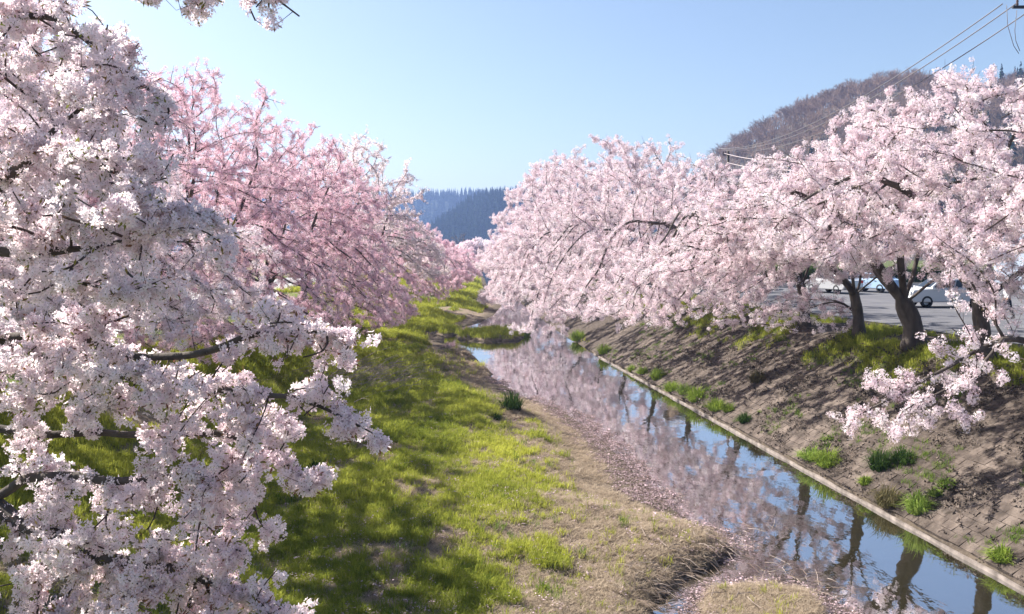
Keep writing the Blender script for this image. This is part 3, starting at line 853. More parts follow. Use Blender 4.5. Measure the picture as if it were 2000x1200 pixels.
# ------------------------------------------------------------------ grass, straw and litter
def tuft_mesh(name, seed, n, h, spread, wd, m, lean=.5, flat=0):
    rnd = random.Random(seed); mb = MB()
    for i in range(n):
        a = rnd.uniform(0, 6.28); r = spread * rnd.random() ** .6
        p = Vector((math.cos(a) * r, math.sin(a) * r, -.02))
        b_ = rnd.uniform(0, 6.28); hh = h * rnd.uniform(.5, 1.15)
        ln = lean * rnd.uniform(.2, 1.2)
        d = Vector((math.cos(b_), math.sin(b_), 0)); s = Vector((-d.y, d.x, 0)) * wd * rnd.uniform(.6, 1.3)
        if flat: m1 = p + d * hh * .5 + Vector((0, 0, hh * .14 * rnd.random() + .03)); t_ = p + d * hh + Vector((0, 0, hh * .1 * rnd.random()))
        else: m1 = p + d * ln * hh * .35 + Vector((0, 0, hh * .6)); t_ = p + d * ln * hh + Vector((0, 0, hh * (1 - .35 * ln)))
        mb.add([p - s, p + s, m1 + s * .7, m1 - s * .7, t_], [(0, 1, 2, 3), (3, 2, 4)])
    return mb.mesh(name, m)
G_grass = scatter_group('grass_tufts', [tuft_mesh('tuft', i, 16, .13 + .03 * i, .09, .005, M['grass'], .7) for i in range(4)])
G_straw = scatter_group('straw_tufts', [tuft_mesh('straw', 10 + i, 14, .24, .10, .004, M['straw'], 1, 1) for i in range(4)])
G_rank = scatter_group('rank_tufts', [tuft_mesh('rank', 30 + i, 22, .26, .13, .007, M['clump'], .8) for i in range(3)])

def pts_in(n, x0, x1, y0, y1, pw=1.0):
    # denser close by
    u = RNG.random(n)
    y = y0 + (y1 - y0) * u ** pw
    x = RNG.uniform(x0, x1, n)
    return x, y
def put(name, x, y, keep, grp, scl, tint, dz=0.0, tilt=.12):
    x, y = x[keep], y[keep]
    z = H(x, y) + dz
    n = len(x)
    rot = np.stack([RNG.normal(0, tilt, n), RNG.normal(0, tilt, n), RNG.uniform(0, 6.28, n)], 1)
    return scatter(name, np.stack([x, y, z], 1), rot, scl[keep] if hasattr(scl, '__len__') else RNG.uniform(.7, 1.3, n) * scl, tint[keep], grp)

x, y = pts_in(170000, -12, 5, 10.5, 62, 1.75)
gmk = green_mask(x, y); t_ = xl(y) - x
infr = (np.abs(x / y) < .62) & (x > xbf(y) - 5)
bankg = (x < xbf(y)) & (fbm(x * .4 + 11, y * .4) > .45)
keep = infr & (H(x, y) > .22) & ((RNG.random(len(x)) < gmk * .95 + .03) | (bankg & (RNG.random(len(x)) < .5)))
size = (.75 + .7 * fbm(x * .6 + 50, y * .6)) * np.clip(y / 26, .9, 1.7) * RNG.uniform(.7, 1.3, len(x))
tn = np.clip(1.5 * (fbm(x * .45 + 9, y * .35) - .5) + .55 + RNG.normal(0, .2, len(x)), 0, 1)
put('grass', x, y, keep, G_grass, size, tn)
x, y = pts_in(110000, -9, 6, 10.5, 56, 1.7)
gmk = green_mask(x, y)
isl = ((x - 4.3) / 1.5) ** 2 + ((y - 15.1) / 1.7) ** 2 < 1
keep = (np.abs(x / y) < .62) & (x > xbf(y) - 2) & (H(x, y) > .09) & ((x < xl(y) - .10) | isl) & (RNG.random(len(x)) < np.clip(.95 - gmk * .6, 0, 1))
put('dry_grass', x, y, keep, G_straw, RNG.uniform(.7, 1.3, len(x)) * np.clip(y / 24, .9, 1.7), np.clip(RNG.normal(.5, .3, len(x)), 0, 1), .01)
# far grass upstream, both sides
x, y = pts_in(60000, -17, 6, 56, 190, 1.6)
keep = (x < xr(y) - .3) & (H(x, y) > wlev(y) + .16) & (fbm(x * .3, y * .12 + 20) > .40)
put('grass', x, y, keep, G_grass, RNG.uniform(1.6, 2.8, len(x)) * np.clip(y / 80, 1, 2.2), np.clip(RNG.normal(.6, .25, len(x)), 0, 1))
# green brow of the right bank
x, y = pts_in(70000, 5, 21, 15, 75, 1.5)
u = x - xr(y)
gb = sstep(3.3, 4.8, u + (fbm(x * .8, y * .8) - .5) * 2.4) * (1 - sstep(6.6, 7.8, u)) * sstep(.38, .5, fbm(x * .5 + 40, y * .5))
keep = (RNG.random(len(x)) < gb)
put('grass', x, y, keep, G_grass, RNG.uniform(1.0, 1.9, len(x)), np.clip(RNG.normal(.45, .25, len(x)), 0, 1))
x, y = pts_in(9000, 5, 15, 15, 56, 1.4)
u = x - xr(y)
keep = (u > .3) & (u < 5) & (fbm(x * .9 + 70, y * .9) > .60)
put('weeds', x, y, keep, G_rank, RNG.uniform(.3, .8, len(x)), np.clip(RNG.normal(.5, .25, len(x)), 0, 1))

x, y = pts_in(26000, 5, 16, 14, 50, 1.5)
u = x - xr(y)
keep = (u > .2) & (u < 5.4) & (RNG.random(len(x)) < .08 + .9 * sstep(.50, .64, fbm(x * .9 + 21, y * .9, 4)))
def clod(seed):
    rnd = random.Random(seed); mb = MB()
    for i in range(9):
        p = Vector((rnd.gauss(0, .08), rnd.gauss(0, .08), 0)); h = rnd.uniform(.008, .03); w_ = rnd.uniform(.01, .035)
        mb.add([p + Vector((-w_, -w_ * .8, -.02)), p + Vector((w_, -w_ * .6, -.02)), p + Vector((.2 * w_, w_, -.02)), p + Vector((rnd.gauss(0, .3) * w_, 0, h))], [(0, 1, 3), (1, 2, 3), (2, 0, 3)], 0)
    for i in range(2):
        p = Vector((rnd.gauss(0, .08), rnd.gauss(0, .08), .012)); a = rnd.uniform(0, 6.28); l = rnd.uniform(.05, .16)
        mb.tube([p, p + Vector((math.cos(a) * l, math.sin(a) * l, .01))], [.003, .002], 3, 1, cap=False)
    return mb.mesh('clods', [M['clod'], M['stick']])
M['clod'] = leafy('clod', (.035, .028, .023), (.16, .13, .11), .0)
G_clod = scatter_group('soil_clods', [clod(i) for i in range(4)])
put('soil_litter', x, y, keep, G_clod, RNG.uniform(.6, 1.5, len(x)), RNG.random(len(x)), .0, .4)

x, y = pts_in(1500, -8, 3, 11, 52, 1.4)
keep = (H(x, y) > .4) & (np.abs(x / y) < .62) & (fbm(x * .8 + 33, y * .8) > .48)
put('weeds', x, y, keep, G_rank, RNG.uniform(.35, 1.0, len(x)), np.clip(RNG.normal(.45, .3, len(x)), 0, 1))

# fallen petals and flotsam along the left water edge
def chip(seed):
    rnd = random.Random(seed); mb = MB()
    for i in range(7):
        p = Vector((rnd.gauss(0, .09), rnd.gauss(0, .09), rnd.uniform(0, .035)))
        q = Matrix.Rotation(rnd.uniform(0, 6), 3, 'Z') @ Matrix.Rotation(rnd.gauss(0, .5), 3, 'X')
        a, c = rnd.uniform(.012, .03), rnd.uniform(.012, .03)
        mb.add([p + q @ Vector(v) for v in ((-a, -c, 0), (a, -c * .7, .004), (a * .8, c, 0), (-a, c * .8, .006))], [(0, 1, 2, 3)], 0)
    for i in range(3):
        p = Vector((rnd.gauss(0, .08), rnd.gauss(0, .08), rnd.uniform(.005, .04))); a = rnd.uniform(0, 6.28); l = rnd.uniform(.06, .22)
        d = Vector((math.cos(a), math.sin(a), rnd.gauss(0, .12))) * l
        mb.tube([p, p + d * .5 + Vector((0, 0, .01)), p + d], [.004, .0035, .002], 3, 1, cap=False)
    return mb.mesh('chips', [M['litter'], M['palestick'] if seed % 2 else M['stick']])
G_chip = scatter_group('litter_chips', [chip(i) for i in range(6)])
x, y = pts_in(70000, -6, 6.5, 14, 58, 1.3)
t_ = xl(y) - x + (fbm(x * .9, y * .9) - .5) * 1.2
wid = np.interp(y, [14, 18, 22, 28, 34, 40, 58], [.3, .5, .9, 1.4, 1.2, .6, .3])
keep = (t_ > -wid * .45) & (t_ < wid) & (x > xl(y) - 2.2) & (y > 17.6) & (RNG.random(len(x)) < .25 + 1.1 * sstep(.38, .6, fbm(x * 1.7 + 8, y * 1.7)))
isl = (((x - 4.4) / 1.45) ** 2 + ((y - 15.1) / 1.6) ** 2 < 1.1) & (((x - 4.3) / 1.2) ** 2 + ((y - 15.1) / 1.3) ** 2 > .6)
keep = keep | (isl & (RNG.random(len(x)) < .6))
zz = np.maximum(H(x, y), wlev(y) + .012)
k = keep
scatter('petal_litter', np.stack([x[k], y[k], zz[k]], 1), np.stack([RNG.normal(0, .1, k.sum()), RNG.normal(0, .1, k.sum()), RNG.uniform(0, 6.28, k.sum())], 1), RNG.uniform(.45, .95, k.sum()), np.clip(RNG.normal(.46, .32, k.sum()), 0, 1), G_chip)
# petals strewn over the sward
x, y = pts_in(2200, -7, 4, 12, 50, 1.5)
keep = (H(x, y) > .25)
put('fallen_petals', x, y, keep, G_chip, RNG.uniform(.3, .7, len(x)), np.clip(RNG.normal(.8, .2, len(x)), 0, 1), .08)

# brushwood tangle at the foot of the left bank
bw = MB(); rnd = random.Random(3)
c0 = ground_hit(690, 745)
for i in range(170):
    p = c0 + Vector((rnd.gauss(0, 1.3), rnd.gauss(0, 2.0), 0)); p.z = float(H(p.x, p.y)) + rnd.uniform(0, .25)
    a = rnd.gauss(.5, .5); l = rnd.uniform(.5, 1.9)
    d = Vector((math.cos(a), math.sin(a) * .6, rnd.uniform(.0, .45)))
    k1 = p + d * l * .5 + Vector((0, 0, rnd.uniform(0, .15))); k2 = p + d * l + Vector((rnd.gauss(0, .1), 0, -.05))
    bw.tube([p, k1, k2], [.013, .009, .004], 3, 0, cap=False)
    for j in range(2):
        e = k1 + Vector((rnd.gauss(.2, .3), rnd.gauss(0, .3), rnd.uniform(.05, .35))); bw.tube([k1, e], [.006, .003], 3, 0, cap=False)
props(bw.build('brushwood', M['palestick']), kind='stuff')
# sticks stranded round the straw island and the cut bank
sk = MB()
for (px, py, n, s) in ((1330, 1085, 26, .5), (1420, 1065, 20, .45), (1560, 1130, 34, .45), (1600, 1160, 24, .4), (1250, 1120, 16, .4), (1400, 1160, 14, .5), (1480, 1040, 14, .5)):
    c = ground_hit(px, py)
    for i in range(n):
        p = c + Vector((rnd.gauss(0, s * .7), rnd.gauss(0, s * .7), 0)); p.z = max(float(H(p.x, p.y)), 0) + rnd.uniform(.01, .1)
        a = rnd.uniform(0, 6.28); l = rnd.uniform(.15, .6)
        d = Vector((math.cos(a), math.sin(a), rnd.gauss(.02, .1))) * l
        sk.tube([p, p + d * .5 + Vector((rnd.gauss(0, .03), rnd.gauss(0, .03), .03)), p + d], [.008, .006, .003], 4, rnd.randint(0, 1), cap=False)
for k in range(150):
    yy = rnd.uniform(15.0, 18.9); xx = float(xl(yy)) - rnd.uniform(-.05, .45)
    p = Vector((xx, yy, float(H(xx, yy)) + .03)); d = Vector((rnd.uniform(.1, .45), rnd.gauss(-.15, .2), rnd.uniform(-.28, .05)))
    q = p + d * .5 + Vector((0, 0, .05)); e = p + d; e.z = max(e.z, .01)
    sk.tube([p, q, e], [.008, .006, .003], 3, 0 if rnd.random() < .75 else 1, cap=False)
props(sk.build('driftwood', [M['stick'], M['palestick']]), kind='stuff')

# ---- single grass clumps along the kerb and on the slope
def clump_obj(name, seed, p, r, h, m, label, cat, group=None):
    rnd = random.Random(seed); mb = MB()
    n = int(240 + 260 * r)
    for i in range(n):
        a = rnd.uniform(0, 6.28); q = r * .55 * rnd.random() ** .5
        b0 = Vector((math.cos(a) * q, math.sin(a) * q, -.06))
        fo = q / (r * .55); az = a + rnd.gauss(0, .7); hh = h * rnd.uniform(.5, 1.15) * (1.05 - .55 * fo ** 2); ln = rnd.uniform(.15, .7 + .6 * fo) * r
        d = Vector((math.cos(az), math.sin(az), 0)); s = Vector((-d.y, d.x, 0)) * rnd.uniform(.006, .013)
        m1 = b0 + d * ln * .4 + Vector((0, 0, hh * .7)); t2 = b0 + d * ln + Vector((0, 0, hh * rnd.uniform(.45, 1)))
        mb.add([b0 - s, b0 + s, m1 + s * .8, m1 - s * .8, t2], [(0, 1, 2, 3), (3, 2, 4)])
    me = mb.mesh(name, m)
    o = link(name, me); o.location = p
    return props(o, label, cat, group)
def solid(name, ca, cb):
    m = leafy(name, ca, cb, .4)
    t = m.node_tree; mixn = [n for n in t.nodes if n.type == 'MIX'][0]
    for l in list(mixn.inputs[0].links): t.links.remove(l)
    g_ = N(m, 'ShaderNodeNewGeometry'); L(m, g_.outputs['Random Per Island'], mixn.inputs[0])
    return m
M['clump_mid'] = solid('clump_mid', (.09, .15, .022), (.28, .35, .06))
M['clump_light'] = solid('clump_light', (.12, .20, .03), (.30, .38, .09))
M['clump_dark'] = solid('clump_dark', (.02, .045, .012), (.06, .10, .025))
M['clump_brown'] = solid('clump_brown', (.08, .07, .035), (.16, .14, .07))
CL = [(1232, 725, .22, 'mid', 'small grass clump at the far end of the close-set kerb row'), (1256, 730, .25, 'mid', None), (1284, 740, .30, 'mid', None), (1312, 762, .32, 'mid', None),
      (1337, 768, .28, 'light', None), (1360, 782, .34, 'mid', 'broad grass clump at the near end of the close-set row on the kerb'),
      (1400, 800, .34, 'mid', 'rounded grass clump standing alone on the kerb just past the close-set row'), (1424, 803, .2, 'mid', 'tiny green clump touching the lone rounded clump on the kerb'),
      (1455, 824, .2, 'dark', 'small dark clump on the kerb between the lone rounded clump and the big pair'),
      (1585, 895, .34, 'light', 'light green half of the big clump pair on the kerb below the low blossom spray'), (1617, 908, .38, 'mid', 'darker half of the big clump pair on the kerb below the low blossom spray'),
      (1720, 915, .34, 'dark', 'dark leafy clump on the block slope, lower one of the dark pair'), (1764, 902, .34, 'dark', 'dark leafy clump on the block slope, upper one of the dark pair'),
      (1736, 985, .36, 'brown', 'brownish grass clump on the kerb between the dark pair and the bright clump'), (1793, 1000, .32, 'light', 'bright green grass clump on the kerb beside the brownish clump'),
      (1850, 948, .2, 'light', 'small bright clump up the slope above the bright kerb clump'), (1828, 965, .16, 'light', 'smallest bright sprig on the slope just above the bright kerb clump'),
      (1690, 945, .16, 'mid', 'low green sprig on the kerb left of the brownish clump'), (1958, 1095, .26, 'mid', 'grass clump on the kerb closest to the viewer'),
      (1480, 745, .3, 'brown', 'dry brown clump halfway up the block slope'), (1000, 800, .45, 'dark', 'dark green clump on the left water edge at the bend'), (967, 820, .22, 'dark', 'small dark tuft in the bright sward by the bend'),
      (1118, 668, .6, 'mid', 'wide green clump at the right water edge under the drooping blossom'), (1025, 655, .5, 'light', 'tall green clump on the right end of the grassy bar'), (615, 920, .25, 'dark', 'dark tuft in the left sward near the white blossom tips'),
      (1180, 690, .45, 'mid', 'green clump leaning over the far start of the kerb')]
for i, (px, py, r, kind, lab) in enumerate(CL):
    p = ground_hit(px, py)
    if xr(p.y) - .6 < p.x < xr(p.y) + .25: p.x = float(xr(p.y)) + .28; p.z = .12
    r *= 1.5 if 1190 < px and py < 830 else 1.25
    clump_obj('grass_clump', 900 + i, p, r, r * (1.15 + .2 * (i % 3)), M['clump_' + kind], lab or {1: 'second grass clump from the far end of the close-set kerb row', 2: 'third grass clump from the far end of the close-set kerb row', 3: 'fourth grass clump from the far end of the close-set kerb row', 4: 'paler grass clump just before the broad one in the kerb row'}[i], 'grass clump', 'grass clumps along the kerb' if 1190 < px else None)

# ------------------------------------------------------------------ hills
def hill(name, d, prof, depth, m, n=120, base=3.0):
    """ridge line given by (pixel x, pixel y) at distance d"""
    px = np.array([p[0] for p in prof], float); py = np.array([p[1] for p in prof], float)
    xs = np.linspace((px[0] - 1000) / FPX * d, (px[-1] - 1000) / FPX * d, n)
    top = np.interp(xs, (px - 1000) / FPX * d, CAMZ + (490 - py) / FPX * d)
    v = np.linspace(-1, 1, 41)
    Xh = np.repeat(xs[None], 41, 0); Yh = d + v[:, None] * depth + 0 * Xh
    s = np.cos(v * math.pi / 2) ** 1.1
    Zh = base - 3 + (top - base + 3)[None] * s[:, None]
    Zh = Zh + (fbm(Xh / depth * 4, Yh / depth * 4) - .5) * (top[None] * .25) * np.sin(np.abs(v[:, None]) * math.pi)
    o = link(name, grid_mesh(name, Xh, Yh, Zh, m)); props(o, kind='structure')
    def hz(x, y):
        t_ = np.interp(x, xs, top); vv = np.clip((y - d) / depth, -1, 1); s_ = np.cos(vv * math.pi / 2) ** 1.1
        return base - 3 + (t_ - base + 3) * s_ + (fbm(x / depth * 4, y / depth * 4) - .5) * t_ * .25 * np.sin(np.abs(vv) * math.pi)
    return xs, hz
def bare_tree_mesh(seed, m):
    rnd = random.Random(seed); mb = MB()
    def br(p, d, l, r, lv):
        e = p + d * l; mb.tube([p, p + d * l * .5 + Vector((rnd.gauss(0, .05), rnd.gauss(0, .05), 0)) * l, e], [r, r * .85, r * .65], 3, cap=False)
        if lv == 0:
            return
        for k in range(rnd.randint(3, 4)):
            dd = (d + Vector((rnd.gauss(0, .55), rnd.gauss(0, .55), rnd.gauss(.15, .3)))).normalized()
            br(p + d * l * rnd.uniform(.55, 1), dd, l * rnd.uniform(.55, .8), r * .6, lv - 1)
    br(Vector((0, 0, -.5)), Vector((rnd.gauss(0, .04), rnd.gauss(0, .04), 1)), 4.2, .17, 4)
    return mb.mesh('bare_tree', m)
def conifer_mesh(seed, m):
    rnd = random.Random(seed); mb = MB(); h = 15
    mb.tube([(0, 0, 0), (0, 0, h)], [.25, .05], 4)
    for i in range(90):
        z = h * (.1 + .9 * rnd.random() ** .9); a = rnd.uniform(0, 6.28); r = (h - z) * .24 * rnd.uniform(.6, 1.1) + .25
        d = Vector((math.cos(a), math.sin(a), 0)); s = Vector((-d.y, d.x, 0)) * r * .5
        c = Vector((0, 0, z))
        mb.add([c + Vector((0, 0, .5)), c + d * r * .7 + s - Vector((0, 0, r * .25)), c + d * r - Vector((0, 0, r * .55)), c + d * r * .7 - s - Vector((0, 0, r * .25))], [(0, 1, 2, 3)])
    return mb.mesh('conifer', m)
G_bare = scatter_group('bare_wood', [bare_tree_mesh(i, M['barewood']) for i in range(5)])
G_con = scatter_group('conifer_wood', [conifer_mesh(i, M['conifer']) for i in range(4)])
G_rus = scatter_group('russet_wood', [bare_tree_mesh(50, M['russet'])])

HD = 430
xs, hz = hill('hill', HD, [(1260, 475), (1330, 430), (1375, 370), (1400, 330), (1450, 297), (1510, 258), (1580, 226), (1650, 200), (1720, 190), (1790, 210), (1860, 250), (1920, 200), (2000, 172), (2150, 160), (2300, 175), (2700, 260), (3100, 420)], 170, M['hill'])
n = 5200
x = RNG.uniform(xs[0] + 10, xs[-1] - 60, n); y = HD + RNG.uniform(-165, 25, n)
z = hz(x, y)
k = z > 6
scatter('bare_woodland', np.stack([x, y, z], 1)[k], np.stack([np.zeros(k.sum()), np.zeros(k.sum()), RNG.uniform(0, 6.28, k.sum())], 1), RNG.uniform(.75, 1.15, k.sum()), np.clip(RNG.normal(.45, .3, k.sum()), 0, 1), G_bare)
x = RNG.uniform(60, 150, 60); y = HD - RNG.uniform(60, 150, 60); z = hz(x, y)
scatter('russet_woodland', np.stack([x, y, z], 1), np.stack([np.zeros(60), np.zeros(60), RNG.uniform(0, 6.28, 60)], 1), RNG.uniform(.5, .8, 60), RNG.random(60), G_rus)
x = np.concatenate([RNG.uniform(228, 330, 125), RNG.uniform(90, 230, 35)]); y = HD + np.concatenate([RNG.uniform(-90, 15, 125), RNG.uniform(-155, -90, 35)]); z = hz(x, y)
scatter('conifer_woodland', np.stack([x, y, z], 1), np.stack([np.zeros(160), np.zeros(160), RNG.uniform(0, 6.28, 160)], 1), RNG.uniform(.7, 1.1, 160), RNG.random(160), G_con)

for nm, d, prof, dep, cnt, s in (('far_hill', 1500, [(-900, 440), (-300, 400), (100, 396), (400, 390), (700, 392), (850, 389), (930, 388), (1010, 386), (1150, 410), (1400, 470)], 260, 5200, 1.15),
                                 ('conifer_hill', 1000, [(760, 478), (840, 462), (880, 432), (920, 405), (960, 390), (1010, 388), (1100, 380), (1300, 400), (1500, 470)], 200, 3800, 1.0)):
    xs, hz = hill(nm, d, prof, dep, M['farhill'])
    x = RNG.uniform(xs[0] + 5, xs[-1] - 5, cnt); y = d + RNG.uniform(-dep * .95, dep * .1, cnt); z = hz(x, y)
    k = z > 5
    scatter('conifer_woodland', np.stack([x, y, z - 1], 1)[k], np.stack([np.zeros(k.sum()), np.zeros(k.sum()), RNG.uniform(0, 6.28, k.sum())], 1), RNG.uniform(.75, 1.15, k.sum()) * s, RNG.random(k.sum()), G_con)

# ---- low trees closing the view at the river's far end
G_palefar = scatter_group('pale_far_crown', [cluster_mesh('blossom_cluster', 80 + i, 26, .9, .42, [M['petal_pale'], M['bract']], False, 4, 2) for i in range(3)])
def far_tree(px, py_top, py_base, d, grp, label, wd, group):
    p = at(px, py_base, d); top = at(px, py_top, d).z; base = float(max(H(p.x, d), 3.0)) - .2
    root = thing('small_tree', label, 'tree', (p.x, d, base), 0, group)
    mb = MB(); h = top - base
    mb.tube([(0, 0, 0), (.1, 0, h * .5), (0, 0, h * .8)], [.2, .14, .06], 6)
    for k in range(6):
        a = k * 1.05; mb.tube([(0, 0, h * .35), (math.cos(a) * wd * .5, math.sin(a) * wd * .5, h * .7)], [.1, .03], 4)
    mb.build('trunk', M['bark'], root, True)
    rng = np.random.default_rng(int(px * 7 + d)); n = 150
    c = blob(rng, (0, 0, h * .62), (wd, wd, h * .4), n, .2)
    scatter('crown', c, rnd_rot(n), rng.uniform(.7, 1.3, n), rng.random(n), grp, root)
for px, pt, d, w_, lb in ((932, 470, 230, 5, 'nearest pale flowering tree closing off the far river end'), (948, 476, 250, 5, 'pale flowering tree just right of the nearest at the far river end'), (915, 478, 265, 6, 'leftmost pale flowering tree at the far river end'), (965, 470, 240, 5, 'rightmost pale flowering tree at the far river end')):
    far_tree(px, pt, 500, d, G_palefar, lb, w_, 'pale trees at the far river end')
# bare pale trees at the foot of the far hill
for px, d, s, lab in ((905, 330, 1.25, 'large bare pale tree at the foot of the blue hill'), (872, 320, .9, 'leaning straw coloured bare tree beside the large bare pale tree')):
    p = at(px, 480, d); p.z = 3.0
    root = thing('bare_tree', lab, 'tree', p)
    me = bare_tree_mesh(70 + int(d), M['barebark']); o = link('crown', me, root); o.scale = (s, s, s)

# ------------------------------------------------------------------ built things
def gable(mb, L_, W, h0, h1, m=0, over=.3):
    a, b_ = L_ / 2 + over, W / 2 + over
    mb.add([(-a, -b_, h0), (a, -b_, h0), (a, 0, h1), (-a, 0, h1), (-a, b_, h0), (a, b_, h0), (-a, -b_, h0 + .14), (a, -b_, h0 + .14), (a, 0, h1 + .16), (-a, 0, h1 + .16), (-a, b_, h0 + .14), (a, b_, h0 + .14)],
           [(0, 3, 2, 1), (3, 4, 5, 2), (6, 7, 8, 9), (9, 8, 11, 10), (0, 1, 7, 6), (5, 4, 10, 11), (0, 6, 9, 3), (3, 9, 10, 4), (1, 2, 8, 7), (2, 5, 11, 8)], m)
def house(label, loc, L_, W, h0, h1, wall, roof, rz=0, nwin=3, group=None):
    root = thing('house', label, 'house', loc, rz, group)
    mb = MB(); mb.box((0, 0, h0 / 2), (L_, W, h0))
    a, b_ = L_ / 2, W / 2 - .01
    for s in (-1, 1): mb.add([(s * a, -b_, h0), (s * a, b_, h0), (s * a, 0, h1 - .03)], [(0, 1, 2)])
    mb.build('wall', wall, root)
    r = MB(); gable(r, L_, W, h0 + .02, h1); r.build('roof', roof, root)
    for i in range(nwin):
        x0 = -L_ / 2 + (i + .5) * L_ / nwin
        f = MB()
        for dx, dz, wx, wz in ((0, .62, 1.4, .08), (0, -.62, 1.4, .08), (-.66, 0, .08, 1.16), (.66, 0, .08, 1.16), (0, 0, .06, 1.16)): f.box((x0 + dx, -W / 2 - .03, h0 * .55 + dz), (wx, .07, wz))
        fo = f.build('window', M['white'], root)
        g_ = MB(); g_.box((x0, -W / 2 - .012, h0 * .55), (1.24, .03, 1.16)); g_.build('pane', M['glass'], fo)
    dr = MB(); dr.box((L_ * .32 * (1 if nwin % 2 else .0) + .0, -W / 2 - .02, 1.0), (.9, .05, 2.0)); dr.build('door', M['black'], root)
    return root
house('pale walled house with blue grey roof at the right edge behind the cherry crowns', (44.5, 70, 3.2), 9, 7, 3.8, 5.6, M['wallpale'], M['roofblue'], .1)
house('dark wooden hut with a pale roof half hidden by right bank blossom', (14.6, 70.5, 3.2), 4.2, 4, 3.2, 4.2, M['wallwood'], M['roofgrey'], .15, 1)
house('low pale house far off between the river trees under the blue hill', (-15.5, 300, 3.2), 12, 8, 3.2, 5.0, M['wallpale'], M['roofgrey'], 0, 3)
house('blue roofed house behind the left bank trees', (-33, 58, 3.2), 10, 8, 5, 7.4, M['wallpale'], M['roofblue'], -.2, 3)
# footbridge far upstream
fbz = 3.4
root = thing('footbridge', 'small grey footbridge crossing the far end of the river', 'bridge', (-5.2, 214, fbz))
mb = MB(); mb.box((0, 0, .1), (18, 2.2, .3)); mb.build('deck', M['concrete'], root)
for s in (-1, 1):
    mb = MB(); mb.box((0, s * 1.0, 1.15), (18, .08, .1)); mb.box((0, s * 1.0, .7), (18, .06, .06))
    for k in range(10): mb.box((-8.5 + k * 1.9, s * 1.0, .68), (.07, .06, .84))
    mb.build('railing', M['silver'], root)
for s in (-1, 1):
    mb = MB(); mb.box((s * 4, 0, -1.6), (.5, 1.6, 3.1)); mb.build('pier', M['concrete'], root)
# hedge and low wall on the far side of the car park
root = thing('hedge', 'dark clipped hedge along the back of the car park', 'hedge', (32, 74, 3.2))
mb = MB()
for i in range(-16, 17, 2): mb.tube([(i, 0, 0), (i + .1, 0, .9)], [.04, .02], 4)
mb.build('stems', M['twig'], root)
rng = np.random.default_rng(5)
hb = np.stack([rng.uniform(-16, 16, 1500), rng.uniform(-.6, .6, 1500), rng.uniform(.1, 1.5, 1500)], 1)
G_hedge = scatter_group('hedge_leaves', [cluster_mesh('leaf_cluster', 90 + i, 18, .25, .12, [M['hedge'], M['hedge']], False, 4, 0) for i in range(2)])
scatter('foliage', hb, rnd_rot(1500), rng.uniform(.7, 1.2, 1500), rng.random(1500), G_hedge, root)
mb = MB(); mb.box((0, 0, .2), (30, .2, .42))
o = mb.build('low_wall', M['concrete']); o.location = (31, 71.5, 3.2); props(o, 'low grey concrete wall in front of the car park hedge', 'wall')

